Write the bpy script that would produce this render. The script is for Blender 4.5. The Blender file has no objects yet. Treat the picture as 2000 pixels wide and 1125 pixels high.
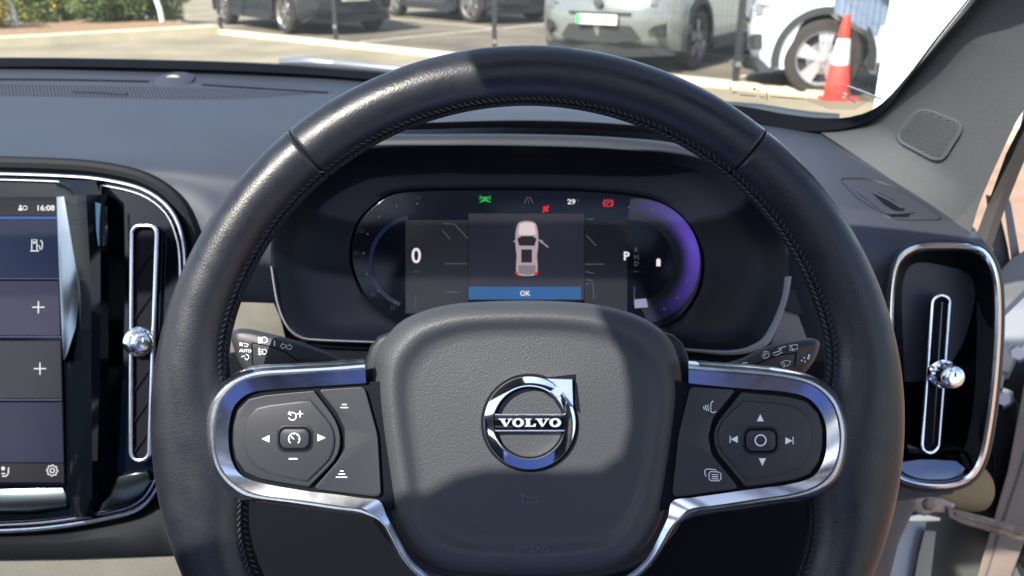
import bpy, bmesh, math, random
from mathutils import Vector, Matrix
from mathutils.bvhtree import BVHTree
random.seed(7)
S = bpy.context.scene
COL = S.collection
R_ = math.radians
# ---------------------------------------------------------------- camera
PITCH = R_(21.6); CAMZ = 1.35; FPX = 1664.0
CAM = Vector((0, 0, CAMZ))
FV = Vector((0, math.cos(PITCH), -math.sin(PITCH)))
UV_ = Vector((0, math.sin(PITCH), math.cos(PITCH)))
RV = Vector((1, 0, 0))
cd = bpy.data.cameras.new('camera'); cam = bpy.data.objects.new('camera', cd); COL.objects.link(cam)
cam.location = CAM; cam.rotation_euler = (math.pi/2 - PITCH, 0, 0)
cd.sensor_width = 36; cd.lens = 36*FPX/2000; cd.clip_start = 0.02; cd.clip_end = 500
cd.dof.use_dof = True; cd.dof.focus_distance = 0.44; cd.dof.aperture_fstop = 15
S.camera = cam
# ---------------------------------------------------------------- sky, sun, exposure
SUN_AZ, SUN_EL = R_(-36), R_(45)          # azimuth of the sun measured from straight behind the camera, towards the left
sdir = Vector((math.sin(SUN_AZ)*math.cos(SUN_EL), -math.cos(SUN_AZ)*math.cos(SUN_EL), math.sin(SUN_EL)))
wd = bpy.data.worlds.new('World'); S.world = wd; wd.use_nodes = True
nt = wd.node_tree; nt.nodes.clear()
sky = nt.nodes.new('ShaderNodeTexSky'); sky.sky_type = 'NISHITA'; sky.sun_disc = False
sky.sun_elevation = SUN_EL; sky.sun_rotation = math.atan2(sdir.x, sdir.y)
bg = nt.nodes.new('ShaderNodeBackground'); bg.inputs[1].default_value = 0.13
wo = nt.nodes.new('ShaderNodeOutputWorld')
wtc = nt.nodes.new('ShaderNodeTexCoord'); wmp = nt.nodes.new('ShaderNodeMapping'); wmp.inputs['Scale'].default_value = (1, 1, 2.4)
wns = nt.nodes.new('ShaderNodeTexNoise'); wns.inputs['Scale'].default_value = 2.6; wns.inputs['Detail'].default_value = 8; wns.inputs['Roughness'].default_value = 0.6
wrp = nt.nodes.new('ShaderNodeValToRGB'); wrp.color_ramp.elements[0].position = 0.52; wrp.color_ramp.elements[1].position = 0.74
wmx = nt.nodes.new('ShaderNodeMix'); wmx.data_type = 'RGBA'; wmx.inputs['B'].default_value = (7.0, 7.2, 7.6, 1)
nt.links.new(wtc.outputs['Generated'], wmp.inputs['Vector']); nt.links.new(wmp.outputs[0], wns.inputs['Vector'])
nt.links.new(wns.outputs[0], wrp.inputs[0]); nt.links.new(wrp.outputs[0], wmx.inputs['Factor'])
nt.links.new(sky.outputs[0], wmx.inputs['A']); nt.links.new(wmx.outputs['Result'], bg.inputs[0]); nt.links.new(bg.outputs[0], wo.inputs[0])
sl = bpy.data.lights.new('sun', 'SUN'); sl.energy = 4.2; sl.angle = R_(0.5); sl.color = (1, 0.95, 0.86)
so = bpy.data.objects.new('sun', sl); COL.objects.link(so); so.location = (0, 0, 20)
so.rotation_euler = sdir.to_track_quat('Z', 'Y').to_euler()
S.view_settings.view_transform = 'Standard'; S.view_settings.look = 'None'; S.view_settings.gamma = 1
S.view_settings.exposure = 1.35
S.view_settings.use_curve_mapping = False

# ---------------------------------------------------------------- helpers
def W(px, py, d):
    return CAM + FV*d + RV*((px-1000)/FPX*d) + UV_*((562.5-py)/FPX*d)
WD = 0.43                                  # distance from the lens to the wheel plane
def L(px, py, w): return W(px, py, WD-w)
def at(d): return lambda px, py, w=0.0: W(px, py, d-w)
def G(px, py, z=0.0):
    r = (FV + RV*((px-1000)/FPX) + UV_*((562.5-py)/FPX)); t = (z-CAMZ)/r.z
    return CAM + r*t
def hexc(r, g, b):
    f = lambda c: ((c/255+0.055)/1.055)**2.4 if c > 10 else c/255/12.92
    return (f(r), f(g), f(b), 1)
def rgb(*a): return (a[0], a[1], a[2], 1)
def mat(name, col, rough=0.5, metal=0.0, bump=0.0, bscale=900, var=0.0, vscale=8, coat=0.0, spec=0.5, rvar=0.0, col2=None, detail=3):
    m = bpy.data.materials.new(name); m.use_nodes = True; n = m.node_tree; b = n.nodes['Principled BSDF']
    b.inputs['Base Color'].default_value = col; b.inputs['Roughness'].default_value = rough; b.inputs['Metallic'].default_value = metal
    b.inputs['Coat Weight'].default_value = coat; b.inputs['Coat Roughness'].default_value = 0.06; b.inputs['Specular IOR Level'].default_value = spec
    tc = n.nodes.new('ShaderNodeTexCoord')
    if bump:
        ns = n.nodes.new('ShaderNodeTexNoise'); ns.inputs['Scale'].default_value = bscale; ns.inputs['Detail'].default_value = detail
        bp = n.nodes.new('ShaderNodeBump'); bp.inputs['Strength'].default_value = bump; bp.inputs['Distance'].default_value = 0.3/bscale
        n.links.new(tc.outputs['Object'], ns.inputs['Vector']); n.links.new(ns.outputs[0], bp.inputs['Height']); n.links.new(bp.outputs[0], b.inputs['Normal'])
    if var or col2:
        ns = n.nodes.new('ShaderNodeTexNoise'); ns.inputs['Scale'].default_value = vscale; ns.inputs['Detail'].default_value = 6
        n.links.new(tc.outputs['Object'], ns.inputs['Vector'])
        mx = n.nodes.new('ShaderNodeMix'); mx.data_type = 'RGBA'
        c2 = col2 or (col[0]*(1-var), col[1]*(1-var), col[2]*(1-var), 1); c1 = col if col2 else (min(1, col[0]*(1+var)), min(1, col[1]*(1+var)), min(1, col[2]*(1+var)), 1)
        mx.inputs['A'].default_value = c1; mx.inputs['B'].default_value = c2
        rp = n.nodes.new('ShaderNodeMapRange'); rp.inputs['From Min'].default_value = 0.35; rp.inputs['From Max'].default_value = 0.65
        n.links.new(ns.outputs[0], rp.inputs['Value']); n.links.new(rp.outputs[0], mx.inputs['Factor']); n.links.new(mx.outputs['Result'], b.inputs['Base Color'])
    if rvar:
        ns = n.nodes.new('ShaderNodeTexNoise'); ns.inputs['Scale'].default_value = vscale*3; ns.inputs['Detail'].default_value = 5
        n.links.new(tc.outputs['Object'], ns.inputs['Vector'])
        rp = n.nodes.new('ShaderNodeMapRange'); rp.inputs['From Min'].default_value = 0.3; rp.inputs['From Max'].default_value = 0.7
        rp.inputs['To Min'].default_value = max(0, rough-rvar); rp.inputs['To Max'].default_value = rough+rvar
        n.links.new(ns.outputs[0], rp.inputs['Value']); n.links.new(rp.outputs[0], b.inputs['Roughness'])
    return m
def emis(name, col, s=1.0, rough=0.15, var=0.0, vscale=20):
    m = bpy.data.materials.new(name); m.use_nodes = True; n = m.node_tree; b = n.nodes['Principled BSDF']
    b.inputs['Base Color'].default_value = (0.01, 0.01, 0.012, 1); b.inputs['Roughness'].default_value = rough
    b.inputs['Specular IOR Level'].default_value = .15; b.inputs['Emission Color'].default_value = col; b.inputs['Emission Strength'].default_value = s
    if var:
        tc = n.nodes.new('ShaderNodeTexCoord'); ns = n.nodes.new('ShaderNodeTexNoise'); ns.inputs['Scale'].default_value = vscale
        rp = n.nodes.new('ShaderNodeMapRange'); rp.inputs['From Min'].default_value = 0.3; rp.inputs['From Max'].default_value = 0.7
        rp.inputs['To Min'].default_value = s*(1-var); rp.inputs['To Max'].default_value = s*(1+var)
        n.links.new(tc.outputs['Object'], ns.inputs['Vector']); n.links.new(ns.outputs[0], rp.inputs['Value']); n.links.new(rp.outputs[0], b.inputs['Emission Strength'])
    return m
def glassmat(name, tint=(0.93, 0.96, 0.95, 1), ior=1.45):
    m = bpy.data.materials.new(name); m.use_nodes = True; n = m.node_tree; n.nodes.clear()
    o = n.nodes.new('ShaderNodeOutputMaterial'); t = n.nodes.new('ShaderNodeBsdfTransparent'); t.inputs[0].default_value = tint
    g = n.nodes.new('ShaderNodeBsdfGlossy'); g.inputs['Roughness'].default_value = 0.02
    lw = n.nodes.new('ShaderNodeLayerWeight'); lw.inputs[0].default_value = 0.5; x = n.nodes.new('ShaderNodeMixShader')
    pw = n.nodes.new('ShaderNodeMath'); pw.operation = 'POWER'; pw.inputs[1].default_value = 5; n.links.new(lw.outputs['Facing'], pw.inputs[0])
    f = n.nodes.new('ShaderNodeMath'); f.operation = 'MULTIPLY_ADD'; f.inputs[1].default_value = .9; f.inputs[2].default_value = .05; n.links.new(pw.outputs[0], f.inputs[0])
    n.links.new(f.outputs[0], x.inputs[0]); n.links.new(t.outputs[0], x.inputs[1]); n.links.new(g.outputs[0], x.inputs[2])
    df = n.nodes.new('ShaderNodeBsdfDiffuse'); df.inputs[0].default_value = (.8, .78, .72, 1); x2 = n.nodes.new('ShaderNodeMixShader'); tc = n.nodes.new('ShaderNodeTexCoord')
    ns = n.nodes.new('ShaderNodeTexNoise'); ns.inputs['Scale'].default_value = 14; ns.inputs['Detail'].default_value = 10; ns.inputs['Roughness'].default_value = .7
    rp = n.nodes.new('ShaderNodeMapRange'); rp.inputs['From Min'].default_value = .4; rp.inputs['From Max'].default_value = .75; rp.inputs['To Min'].default_value = .055; rp.inputs['To Max'].default_value = .14
    n.links.new(tc.outputs['Object'], ns.inputs['Vector']); n.links.new(ns.outputs[0], rp.inputs['Value']); n.links.new(rp.outputs[0], x2.inputs[0]); n.links.new(x.outputs[0], x2.inputs[1]); n.links.new(df.outputs[0], x2.inputs[2]); n.links.new(x2.outputs[0], o.inputs[0])
    return m

def tag(o, label=None, cat=None, group=None, kind=None):
    if label: o['label'] = label
    if cat: o['category'] = cat
    if group: o['group'] = group
    if kind: o['kind'] = kind
    return o
def thing(name, label, cat, loc, rz=0.0, group=None):
    o = bpy.data.objects.new(name, None); COL.objects.link(o); o.empty_display_size = 0.05
    o.location = loc; o.rotation_euler = (0, 0, rz)
    return tag(o, label, cat, group)
def worldmat(o):
    m = o.matrix_basis.copy()
    while o.parent: o = o.parent; m = o.matrix_basis @ m
    return m
class MB:
    def __init__(s): s.v = []; s.f = []
    def add(s, vs, fs):
        b = len(s.v); s.v += [Vector(p) for p in vs]; s.f += [tuple(b+i for i in f) for f in fs]; return s
    def grid(s, rows, closed=False, cap0=False, cap1=False):
        n = len(rows[0]); vs = [p for r in rows for p in r]; fs = []
        for i in range(len(rows)-1):
            for j in range(n if closed else n-1):
                k = (j+1) % n; fs.append((i*n+j, i*n+k, (i+1)*n+k, (i+1)*n+j))
        if cap0: fs.append(tuple(range(n)))
        if cap1: fs.append(tuple((len(rows)-1)*n+i for i in range(n)))
        return s.add(vs, fs)
    def tube(s, pts, r, n=8, closed=False, caps=True):
        pts = [Vector(p) for p in pts]; N = len(pts); rows = []; rr = r if isinstance(r, (list, tuple)) else [r]*N
        up = None
        for i in range(N):
            a = pts[(i-1) % N] if (closed or i > 0) else pts[i]; b = pts[(i+1) % N] if (closed or i < N-1) else pts[i]
            t = (b-a).normalized()
            if up is None: up = t.orthogonal().normalized()
            up = (up - t*up.dot(t)).normalized(); q = t.cross(up)
            rows.append([pts[i]+(up*math.cos(2*math.pi*k/n)+q*math.sin(2*math.pi*k/n))*rr[i] for k in range(n)])
        if closed: rows.append(rows[0])
        return s.grid(rows, True, caps and not closed, caps and not closed)
    def box(s, c, sz, rot=None):
        vs = []
        for z in (-.5, .5):
            for x, y in ((-.5, -.5), (.5, -.5), (.5, .5), (-.5, .5)):
                p = Vector((x*sz[0], y*sz[1], z*sz[2])); p = rot @ p if rot else p; vs.append(p+Vector(c))
        return s.add(vs, [(0, 3, 2, 1), (4, 5, 6, 7), (0, 1, 5, 4), (1, 2, 6, 5), (2, 3, 7, 6), (3, 0, 4, 7)])
    def lathe(s, base, axis, prof, n=32, flute=None, caps=True):
        axis = Vector(axis).normalized(); u = axis.orthogonal().normalized(); w = axis.cross(u); rows = []
        for h, r in prof:
            row = []
            for k in range(n):
                a = 2*math.pi*k/n; q = r
                if flute and flute[0] <= h <= flute[1]: q = r*(1+0.09*math.cos(a*flute[2]))
                row.append(Vector(base)+axis*h+(u*math.cos(a)+w*math.sin(a))*q)
            rows.append(row)
        return s.grid(rows, True, caps, caps)
    def build(s, name, m, parent=None, sharp=35, raw=False, weld=True, recalc=True):
        me = bpy.data.meshes.new(name)
        if parent and not raw:
            inv = worldmat(parent).inverted(); vs = [inv @ p for p in s.v]; loc = None
        elif raw: vs = s.v; loc = None
        else:
            xs = [p.x for p in s.v]; ys = [p.y for p in s.v]; zs = [p.z for p in s.v]
            loc = Vector(((min(xs)+max(xs))/2, (min(ys)+max(ys))/2, min(zs))); vs = [p-loc for p in s.v]
        me.from_pydata([tuple(p) for p in vs], [], s.f)
        bm = bmesh.new(); bm.from_mesh(me)
        if weld: bmesh.ops.remove_doubles(bm, verts=bm.verts, dist=1e-6)
        if recalc: bmesh.ops.recalc_face_normals(bm, faces=bm.faces)
        bm.to_mesh(me); bm.free()
        for p in me.polygons: p.use_smooth = True
        me.set_sharp_from_angle(angle=R_(sharp))
        o = bpy.data.objects.new(name, me); COL.objects.link(o)
        if m: me.materials.append(m)
        if parent: o.parent = parent
        if loc: o.location = loc
        return o
def cr(pts, n, closed=False):
    """resample a polyline evenly (Catmull-Rom through the points)"""
    P = [Vector(p) for p in pts]; N = len(P); D = []
    segs = N if closed else N-1
    for i in range(segs):
        if closed: a, b, c, d = P[(i-1) % N], P[i], P[(i+1) % N], P[(i+2) % N]
        else: a, b, c, d = P[max(i-1, 0)], P[i], P[i+1], P[min(i+2, N-1)]
        for k in range(12):
            t = k/12; D.append(0.5*((2*b)+(c-a)*t+(2*a-5*b+4*c-d)*t*t+(3*b-a-3*c+d)*t**3))
    D.append(P[0] if closed else P[-1])
    acc = [0]
    for i in range(1, len(D)): acc.append(acc[-1]+(D[i]-D[i-1]).length)
    T = acc[-1]; out = []; j = 0; m = n if closed else n-1
    for k in range(n):
        q = T*k/m
        while j < len(acc)-2 and acc[j+1] < q: j += 1
        l = acc[j+1]-acc[j]; t = (q-acc[j])/l if l else 0
        out.append(D[j].lerp(D[j+1], min(max(t, 0), 1)))
    return out
def inset(pts, k):
    n = len(pts); A = sum(pts[i][0]*pts[(i+1) % n][1]-pts[(i+1) % n][0]*pts[i][1] for i in range(n)); s = 1 if A > 0 else -1
    out = []
    for i in range(n):
        a, b, c = pts[i-1], pts[i], pts[(i+1) % n]
        e1 = Vector((b[0]-a[0], b[1]-a[1])); e2 = Vector((c[0]-b[0], c[1]-b[1]))
        n1 = Vector((-e1.y, e1.x)).normalized(); n2 = Vector((-e2.y, e2.x)).normalized(); m = n1+n2
        if m.length < 1e-6: m = n1
        m.normalize(); dd = max(0.5, m.dot(n1)); out.append((b[0]+s*k/dd*m.x, b[1]+s*k/dd*m.y))
    return out
def rrect(x0, y0, x1, y1, r, n=6, skew=0):
    o = []
    for cx, cy, a0 in ((x1-r, y0+r, -90), (x1-r, y1-r, 0), (x0+r, y1-r, 90), (x0+r, y0+r, 180)):
        for k in range(n+1):
            a = R_(a0+90*k/n); x = cx+r*math.cos(a); y = cy+r*math.sin(a)
            o.append((x+skew*(y-y0)/(y1-y0), y))
    return o
def circ(cx, cy, rx, ry=None, n=40, a0=0, a1=360):
    ry = ry or rx; e = 0 if a1-a0 >= 360 else 1
    return [(cx+rx*math.cos(R_(a0+(a1-a0)*k/(n-e))), cy-ry*math.sin(R_(a0+(a1-a0)*k/(n-e)))) for k in range(n)]
def slab(name, pts, fn, w1, w0, m, parent=None, bev=2.0, bw=None, sharp=50, mb=None, cap0=True, cap1=True):
    """px outline lifted from height w0 to w1 with a rounded edge; fn(px,py,w) -> world"""
    bw = bw if bw is not None else min(abs(w1-w0)*0.5, bev*0.00028)
    sgn = 1 if w1 > w0 else -1; b = mb or MB(); rows = [[fn(x, y, w0) for x, y in pts]]
    for k in range(4):
        a = k/3*math.pi/2; q = inset(pts, bev*(1-math.cos(a)))
        rows.append([fn(x, y, w1-sgn*bw*(1-math.sin(a))) for x, y in q])
    b.grid(rows, True, cap0, cap1)
    return b if mb else b.build(name, m, parent, sharp)
def band(name, outer, inner, prof, fn, m, parent, n=80, closed=False, sharp=30):
    o = cr([(*p, 0) for p in outer], n, closed); i_ = cr([(*p, 0) for p in inner], n, closed); rows = []
    for t, w in prof: rows.append([fn(a.x+(c.x-a.x)*t, a.y+(c.y-a.y)*t, w) for a, c in zip(o, i_)])
    if closed:
        for r in rows: r.append(r[0])
    return MB().grid(rows).build(name, m, parent, sharp)
def strokes(name, lines, wd_, fn, m, parent, w=0.0003, polys=()):
    b = MB()
    for ln in lines:
        n = len(ln); L_, Rr = [], []
        cl = ln[0] == ln[-1] and n > 2
        for i in range(n):
            a = ln[i-1] if i > 0 else (ln[-2] if cl else ln[0]); c = ln[i+1] if i < n-1 else (ln[1] if cl else ln[-1])
            d = Vector((c[0]-a[0], c[1]-a[1])); d = d.normalized() if d.length else Vector((1, 0)); q = Vector((-d.y, d.x))*wd_/2
            L_.append(fn(ln[i][0]+q.x, ln[i][1]+q.y, w)); Rr.append(fn(ln[i][0]-q.x, ln[i][1]-q.y, w))
        b.grid([L_, Rr])
    for pl in polys: b.add([fn(x, y, w) for x, y in pl], [tuple(range(len(pl)))])
    return b.build(name, m, parent)
def text(name, s, px, py, h, fn, m, parent, w=0.0003, sx=1.0, off=0.0, rot=0.0, raw=False):
    cu = bpy.data.curves.new('t', 'FONT'); cu.body = s; cu.size = 1; cu.offset = off; cu.resolution_u = 3
    ob = bpy.data.objects.new('t', cu); COL.objects.link(ob); dg = bpy.context.evaluated_depsgraph_get()
    me = bpy.data.meshes.new_from_object(ob.evaluated_get(dg)); bpy.data.objects.remove(ob)
    V = [v.co.copy() for v in me.vertices]; F = [tuple(p.vertices) for p in me.polygons]
    x0, x1 = min(v.x for v in V), max(v.x for v in V); y0, y1 = min(v.y for v in V), max(v.y for v in V)
    k = h/(y1-y0); ca, sa = math.cos(rot), math.sin(rot); vs = []
    for v in V:
        x = (v.x-(x0+x1)/2)*k*sx; y = -(v.y-(y0+y1)/2)*k; vs.append(fn(px+x*ca-y*sa, py+x*sa+y*ca, w))
    bpy.data.meshes.remove(me)
    return MB().add(vs, F).build(name, m, parent, raw=raw)
def snapper(*objs):
    bm = bmesh.new()
    for o in objs:
        t = bmesh.new(); t.from_mesh(o.data); t.transform(worldmat(o)); me = bpy.data.meshes.new('x'); t.to_mesh(me); t.free(); bm.from_mesh(me); bpy.data.meshes.remove(me)
    tree = BVHTree.FromBMesh(bm); bm.free()
    def fn(px, py, w=0.0):
        r = (FV + RV*((px-1000)/FPX) + UV_*((562.5-py)/FPX)).normalized()
        h = tree.ray_cast(CAM, r)
        if h[0] is None: return W(px, py, WD-w)
        return h[0]-r*w
    return fn

# ---------------------------------------------------------------- materials
M = {}
M['leather'] = mat('leather', rgb(.0115, .0125, .017), .35, bump=.45, bscale=1000, rvar=.09, vscale=25, spec=.42, detail=6)
M['airbag'] = mat('airbag_vinyl', rgb(.037, .039, .044), .50, bump=1.0, bscale=1150, spec=.38)
M['soft'] = mat('dash_vinyl', rgb(.036, .041, .056), .55, bump=.5, bscale=1200, var=.10, vscale=4, spec=.45)
M['softdark'] = mat('dash_vinyl_dark', rgb(.020, .022, .029), .55, bump=.25, bscale=900, spec=.35)
M['plastic'] = mat('black_plastic', rgb(.012, .013, .017), .5, bump=.15, bscale=1200, spec=.3)
M['btn'] = mat('button_plastic', rgb(.026, .027, .032), .45, bump=.08, bscale=1500, spec=.35)
M['piano'] = mat('piano_black', rgb(.0015, .0025, .004), .06, coat=0, spec=.34, rvar=.03, vscale=10)
M['chrome'] = mat('satin_chrome', rgb(.80, .81, .84), .20, 1.0, rvar=.025, vscale=45)
M['chrome2'] = mat('bright_chrome', rgb(.86, .87, .9), .06, 1.0)
M['dark_chrome'] = mat('dark_chrome', rgb(.25, .26, .28), .15, 1.0)
M['white'] = mat('printed_white', rgb(.75, .76, .78), .5)
M['void'] = mat('void_black', rgb(.006, .007, .010), .8, spec=.08)
M['thread'] = mat('thread', rgb(.035, .038, .045), .6)
M['fabric'] = mat('pillar_fabric', rgb(.105, .107, .107), .9, bump=.6, bscale=900, var=.12, vscale=900, spec=.2)
M['seal'] = mat('rubber_seal', rgb(.07, .064, .062), .7, bump=.3, bscale=300)
M['wood'] = mat('driftwood', rgb(.095, .088, .066), .6, col2=rgb(.06, .055, .043), vscale=30)
M['frit'] = mat('frit_black', rgb(.006, .007, .010), .6, spec=.08)
M['screenblack'] = mat('screen_glass', rgb(.002, .003, .006), .12, spec=.18)
M['bowl'] = mat('binnacle', rgb(.006, .007, .012), .38, bump=.1, bscale=800, spec=.14)
E = lambda n, c, s, **k: emis(n, hexc(*c), s, **k)
EW = E('screen_white', (235, 225, 225), .42); EG = E('screen_green', (20, 200, 70), .32); ER = E('screen_red', (240, 25, 50), .33)
EB = E('screen_blue', (25, 90, 160), .36); EDIM = E('screen_dim', (120, 125, 140), .16)

# ================================================================ GROUND AND CAR PARK
gr = MB().add([(-150, -60, 0), (150, -60, 0), (150, 260, 0), (-150, 260, 0)], [(0, 1, 2, 3)]).build('ground', mat('tarmac', rgb(.27, .228, .155), .95, bump=.8, bscale=50, var=.20, vscale=1.1), None)
tag(gr, kind='structure')
def strip(a, b, w0, w1, z, h=0.0):
    d = (b-a); d.z = 0; d.normalize(); q = Vector((-d.y, d.x, 0)); mb = MB()
    vs = [a+q*w0, a+q*w1, b+q*w1, b+q*w0]; lo = [Vector((p.x, p.y, -.05)) for p in vs]; hi = [Vector((p.x, p.y, z)) for p in vs]
    return mb.add(lo+hi, [(4, 5, 6, 7), (0, 1, 5, 4), (1, 2, 6, 5), (2, 3, 7, 6), (3, 0, 4, 7)])
P1 = G(657, 84); P3 = G(1435, 172); fdir = (P3-P1).normalized(); P0 = P1-fdir*3.5; P2 = P1+fdir*3.45; P4 = P3+fdir*3.4
kerbm = mat('kerb_concrete', rgb(.66, .58, .40), .9, bump=.3, bscale=40, var=.1, vscale=3)
kc = G(432, 66)
tag(strip(kc, P3+fdir*1.2, -.04, .09, .07).build('kerb', kerbm, None), kind='structure')
ka, kb = G(-260, 108), G(430, 66)
tag(strip(ka, kb, -.02, .34, .13).build('kerb', kerbm, None), kind='structure')
bed = MB(); q = Vector((-(kb-ka).y, (kb-ka).x, 0)).normalized()
bed.add([ka+q*.34+Vector((0, 0, .10)), kb+q*.34+Vector((0, 0, .10)), kb+q*2.6+Vector((0, 0, .10)), ka+q*6+Vector((0, 0, .10))], [(0, 1, 2, 3)])
tag(bed.build('soil', mat('bark_soil', rgb(.30, .19, .11), .95, bump=.8, bscale=30, var=.3, vscale=9), None), kind='structure')
lots = mat('bay_paint', rgb(.62, .56, .44), .8, var=.1, vscale=5)
lot = MB()
tarm2 = mat('tarmac_bays', rgb(.17, .14, .10), .95, bump=.8, bscale=50, var=.22, vscale=1.2)
far = fdir*1.0; nrm = Vector((-fdir.y, fdir.x, 0))
a0 = P0-fdir*0.3+nrm*.09; a1 = P4+fdir*30+nrm*.09
tag(MB().add([(a0.x, a0.y, .004), (a1.x, a1.y, .004), (a1.x+nrm.x*80, a1.y+nrm.y*80, .004), (a0.x+nrm.x*80, a0.y+nrm.y*80, .004)], [(0, 1, 2, 3)]).build('parking_tarmac', tarm2, None), kind='structure')
def line(p, q_, w=.10, col=lots):
    a, b = G(*p), G(*q_); d = (b-a).normalized(); n = Vector((-d.y, d.x, 0))*w/2; z = Vector((0, 0, .008))
    tag(MB().add([a+n+z, b+n+z, b-n+z, a-n+z], [(0, 1, 2, 3)]).build('parking_line', col, None), kind='structure')
line((700, 83), (1075, 47)); line((748, 36), (985, 57)); line((1440, 152), (1530, 135), .09)

tag(MB().add([(.75, -3, .006), (7, -3, .006), (7, 6.3, .006), (.75, 6.3, .006)], [(0, 1, 2, 3)]).build('paving', mat('brick_paving', rgb(.27, .17, .115), .9, bump=.6, bscale=30, var=.12, vscale=5), None), kind='structure')
# fence
fm = mat('fence_paint', rgb(.03, .032, .034), .45)
mesh_fence = thing('mesh_fence', 'thin dark wire mesh fence running along the pale kerb in front of the parked cars', 'fence', P1)
for k, p in enumerate((P0, P1, P2, P3, P4)):
    b = MB(); b.box(p+Vector((0, 0, .95)), (.06, .06, 1.9)); b.box(p+Vector((0, 0, .01)), (.14, .14, .03)); b.build('post', fm, mesh_fence)
    for z in (.25, .95, 1.7): MB().box(p+Vector((-.0, -.042, z)), (.05, .024, .05)).build('clamp', bpy.data.materials.get('clamp_metal') or mat('clamp_metal', rgb(.4, .4, .4), .35, .8), mesh_fence)
for a, c in ((P0, P1), (P1, P2), (P2, P3), (P3, P4)):
    b = MB(); Lf = (c-a).length; nw = int(Lf/.055)
    for i in range(1, nw):
        p = a+(c-a)*i/nw; b.add([p+Vector((-.0012, 0, .12)), p+Vector((.0012, 0, .12)), p+Vector((.0012, 0, 1.85)), p+Vector((-.0012, 0, 1.85)), p+Vector((0, .004, .12)), p+Vector((0, .004, 1.85))], [(0, 1, 2, 3), (1, 4, 5, 2), (4, 0, 3, 5)])
    for z in (.12, .32, .52, .72, .92, 1.12, 1.32, 1.52, 1.72, 1.85): b.tube([a+Vector((0, 0, z)), c+Vector((0, 0, z))], .002, 4)
    b.build('mesh_panel', fm, mesh_fence)

# hoops
hm = mat('hoop_white', rgb(.8, .79, .76), .35)
def hoop(a, b, h, lab):
    pts = []
    for k in range(21):
        t = k/20; ang = math.pi*t; c = a.lerp(b, (1-math.cos(ang))/2); pts.append(c+Vector((0, 0, .1+h*math.sin(ang)**.8)))
    o = MB().tube(pts, .045, 12).build('cycle_hoop', hm, None); tag(o, lab, 'cycle hoop', 'white steel hoops beside the planting bed')
hoop(G(34, 62), G(-150, 72), .95, 'white steel hoop at the left edge of the view next to the yellow flowers')
hoop(G(319, 54), G(172, 2), .95, 'white steel hoop standing in front of the green shrubs near the dark car')

# shrubs
leafm = mat('leaf', rgb(.16, .21, .05), .6, col2=rgb(.07, .11, .03), vscale=3)
yelm = mat('yellow_petal', rgb(.85, .5, .02), .6); stemm = mat('twig', rgb(.10, .07, .04), .9)
def shrub(c, rx, rz, lab, n=4200, yel=0.0):
    t = thing('shrub', lab, 'shrub', c, group='shrubs in the planting bed')
    b, y, s = MB(), MB(), MB()
    lobes = [(Vector((random.uniform(-.6, .6)*rx, random.uniform(-.5, .5)*rx, random.uniform(.12, .8)*rz)), random.uniform(.35, .55)*rx) for _ in range(14)]
    for _ in range(n):
        lc, lr = random.choice(lobes); d = Vector((random.gauss(0, 1), random.gauss(0, 1), random.gauss(0, 1))).normalized()*lr*random.uniform(.55, 1.08)
        p = lc+d; p.z = max(.03, p.z); p += c
        u = Vector((random.gauss(0, 1), random.gauss(0, 1), random.gauss(0, 1))).normalized(); v = u.orthogonal().normalized(); sz = random.uniform(.02, .045)
        (y if random.random() < yel else b).add([p-u*sz, p+v*sz*.5, p+u*sz, p-v*sz*.5], [(0, 1, 2, 3)])
    for lc, lr in lobes: s.tube([c, c+lc*.5+Vector((.02, 0, 0)), c+lc], [.018, .012, .006], 5)
    b.build('foliage', leafm, t, recalc=False, weld=False); s.build('stem', stemm, t)
    if y.f: tag(y.build('flower', yelm, t, recalc=False, weld=False), kind='stuff')
kd = (kb-ka).normalized()
for i, (px, py, rx, rz, lab, yl) in enumerate([(-30, 66, .75, .8, 'bushy shrub thick with yellow flowers behind the left hoop', .35), (70, 52, .6, .75, 'green shrub with a few yellow flowers between the two white hoops', .04),
        (135, 47, .55, .7, 'pale green shrub over the bare patch of bark soil', 0), (190, 53, .55, .75, 'darker green shrub left of the gap in the planting', 0),
        (255, 50, .6, .8, 'bright green shrub just left of the second white hoop', 0), (335, 47, .5, .65, 'low green shrub at the end of the bed beside the dark car', 0), (10, 22, .8, 1.0, 'tall green shrub at the back of the bed on the far left', .06), (120, 8, .9, 1.1, 'tall green shrub at the back of the bed in the middle', .03), (230, 10, .9, 1.1, 'tall green shrub at the back of the bed to the right', 0)]):
    shrub(G(px, py)+Vector((0, 0, .08)), rx, rz, lab, yel=yl)

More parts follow.
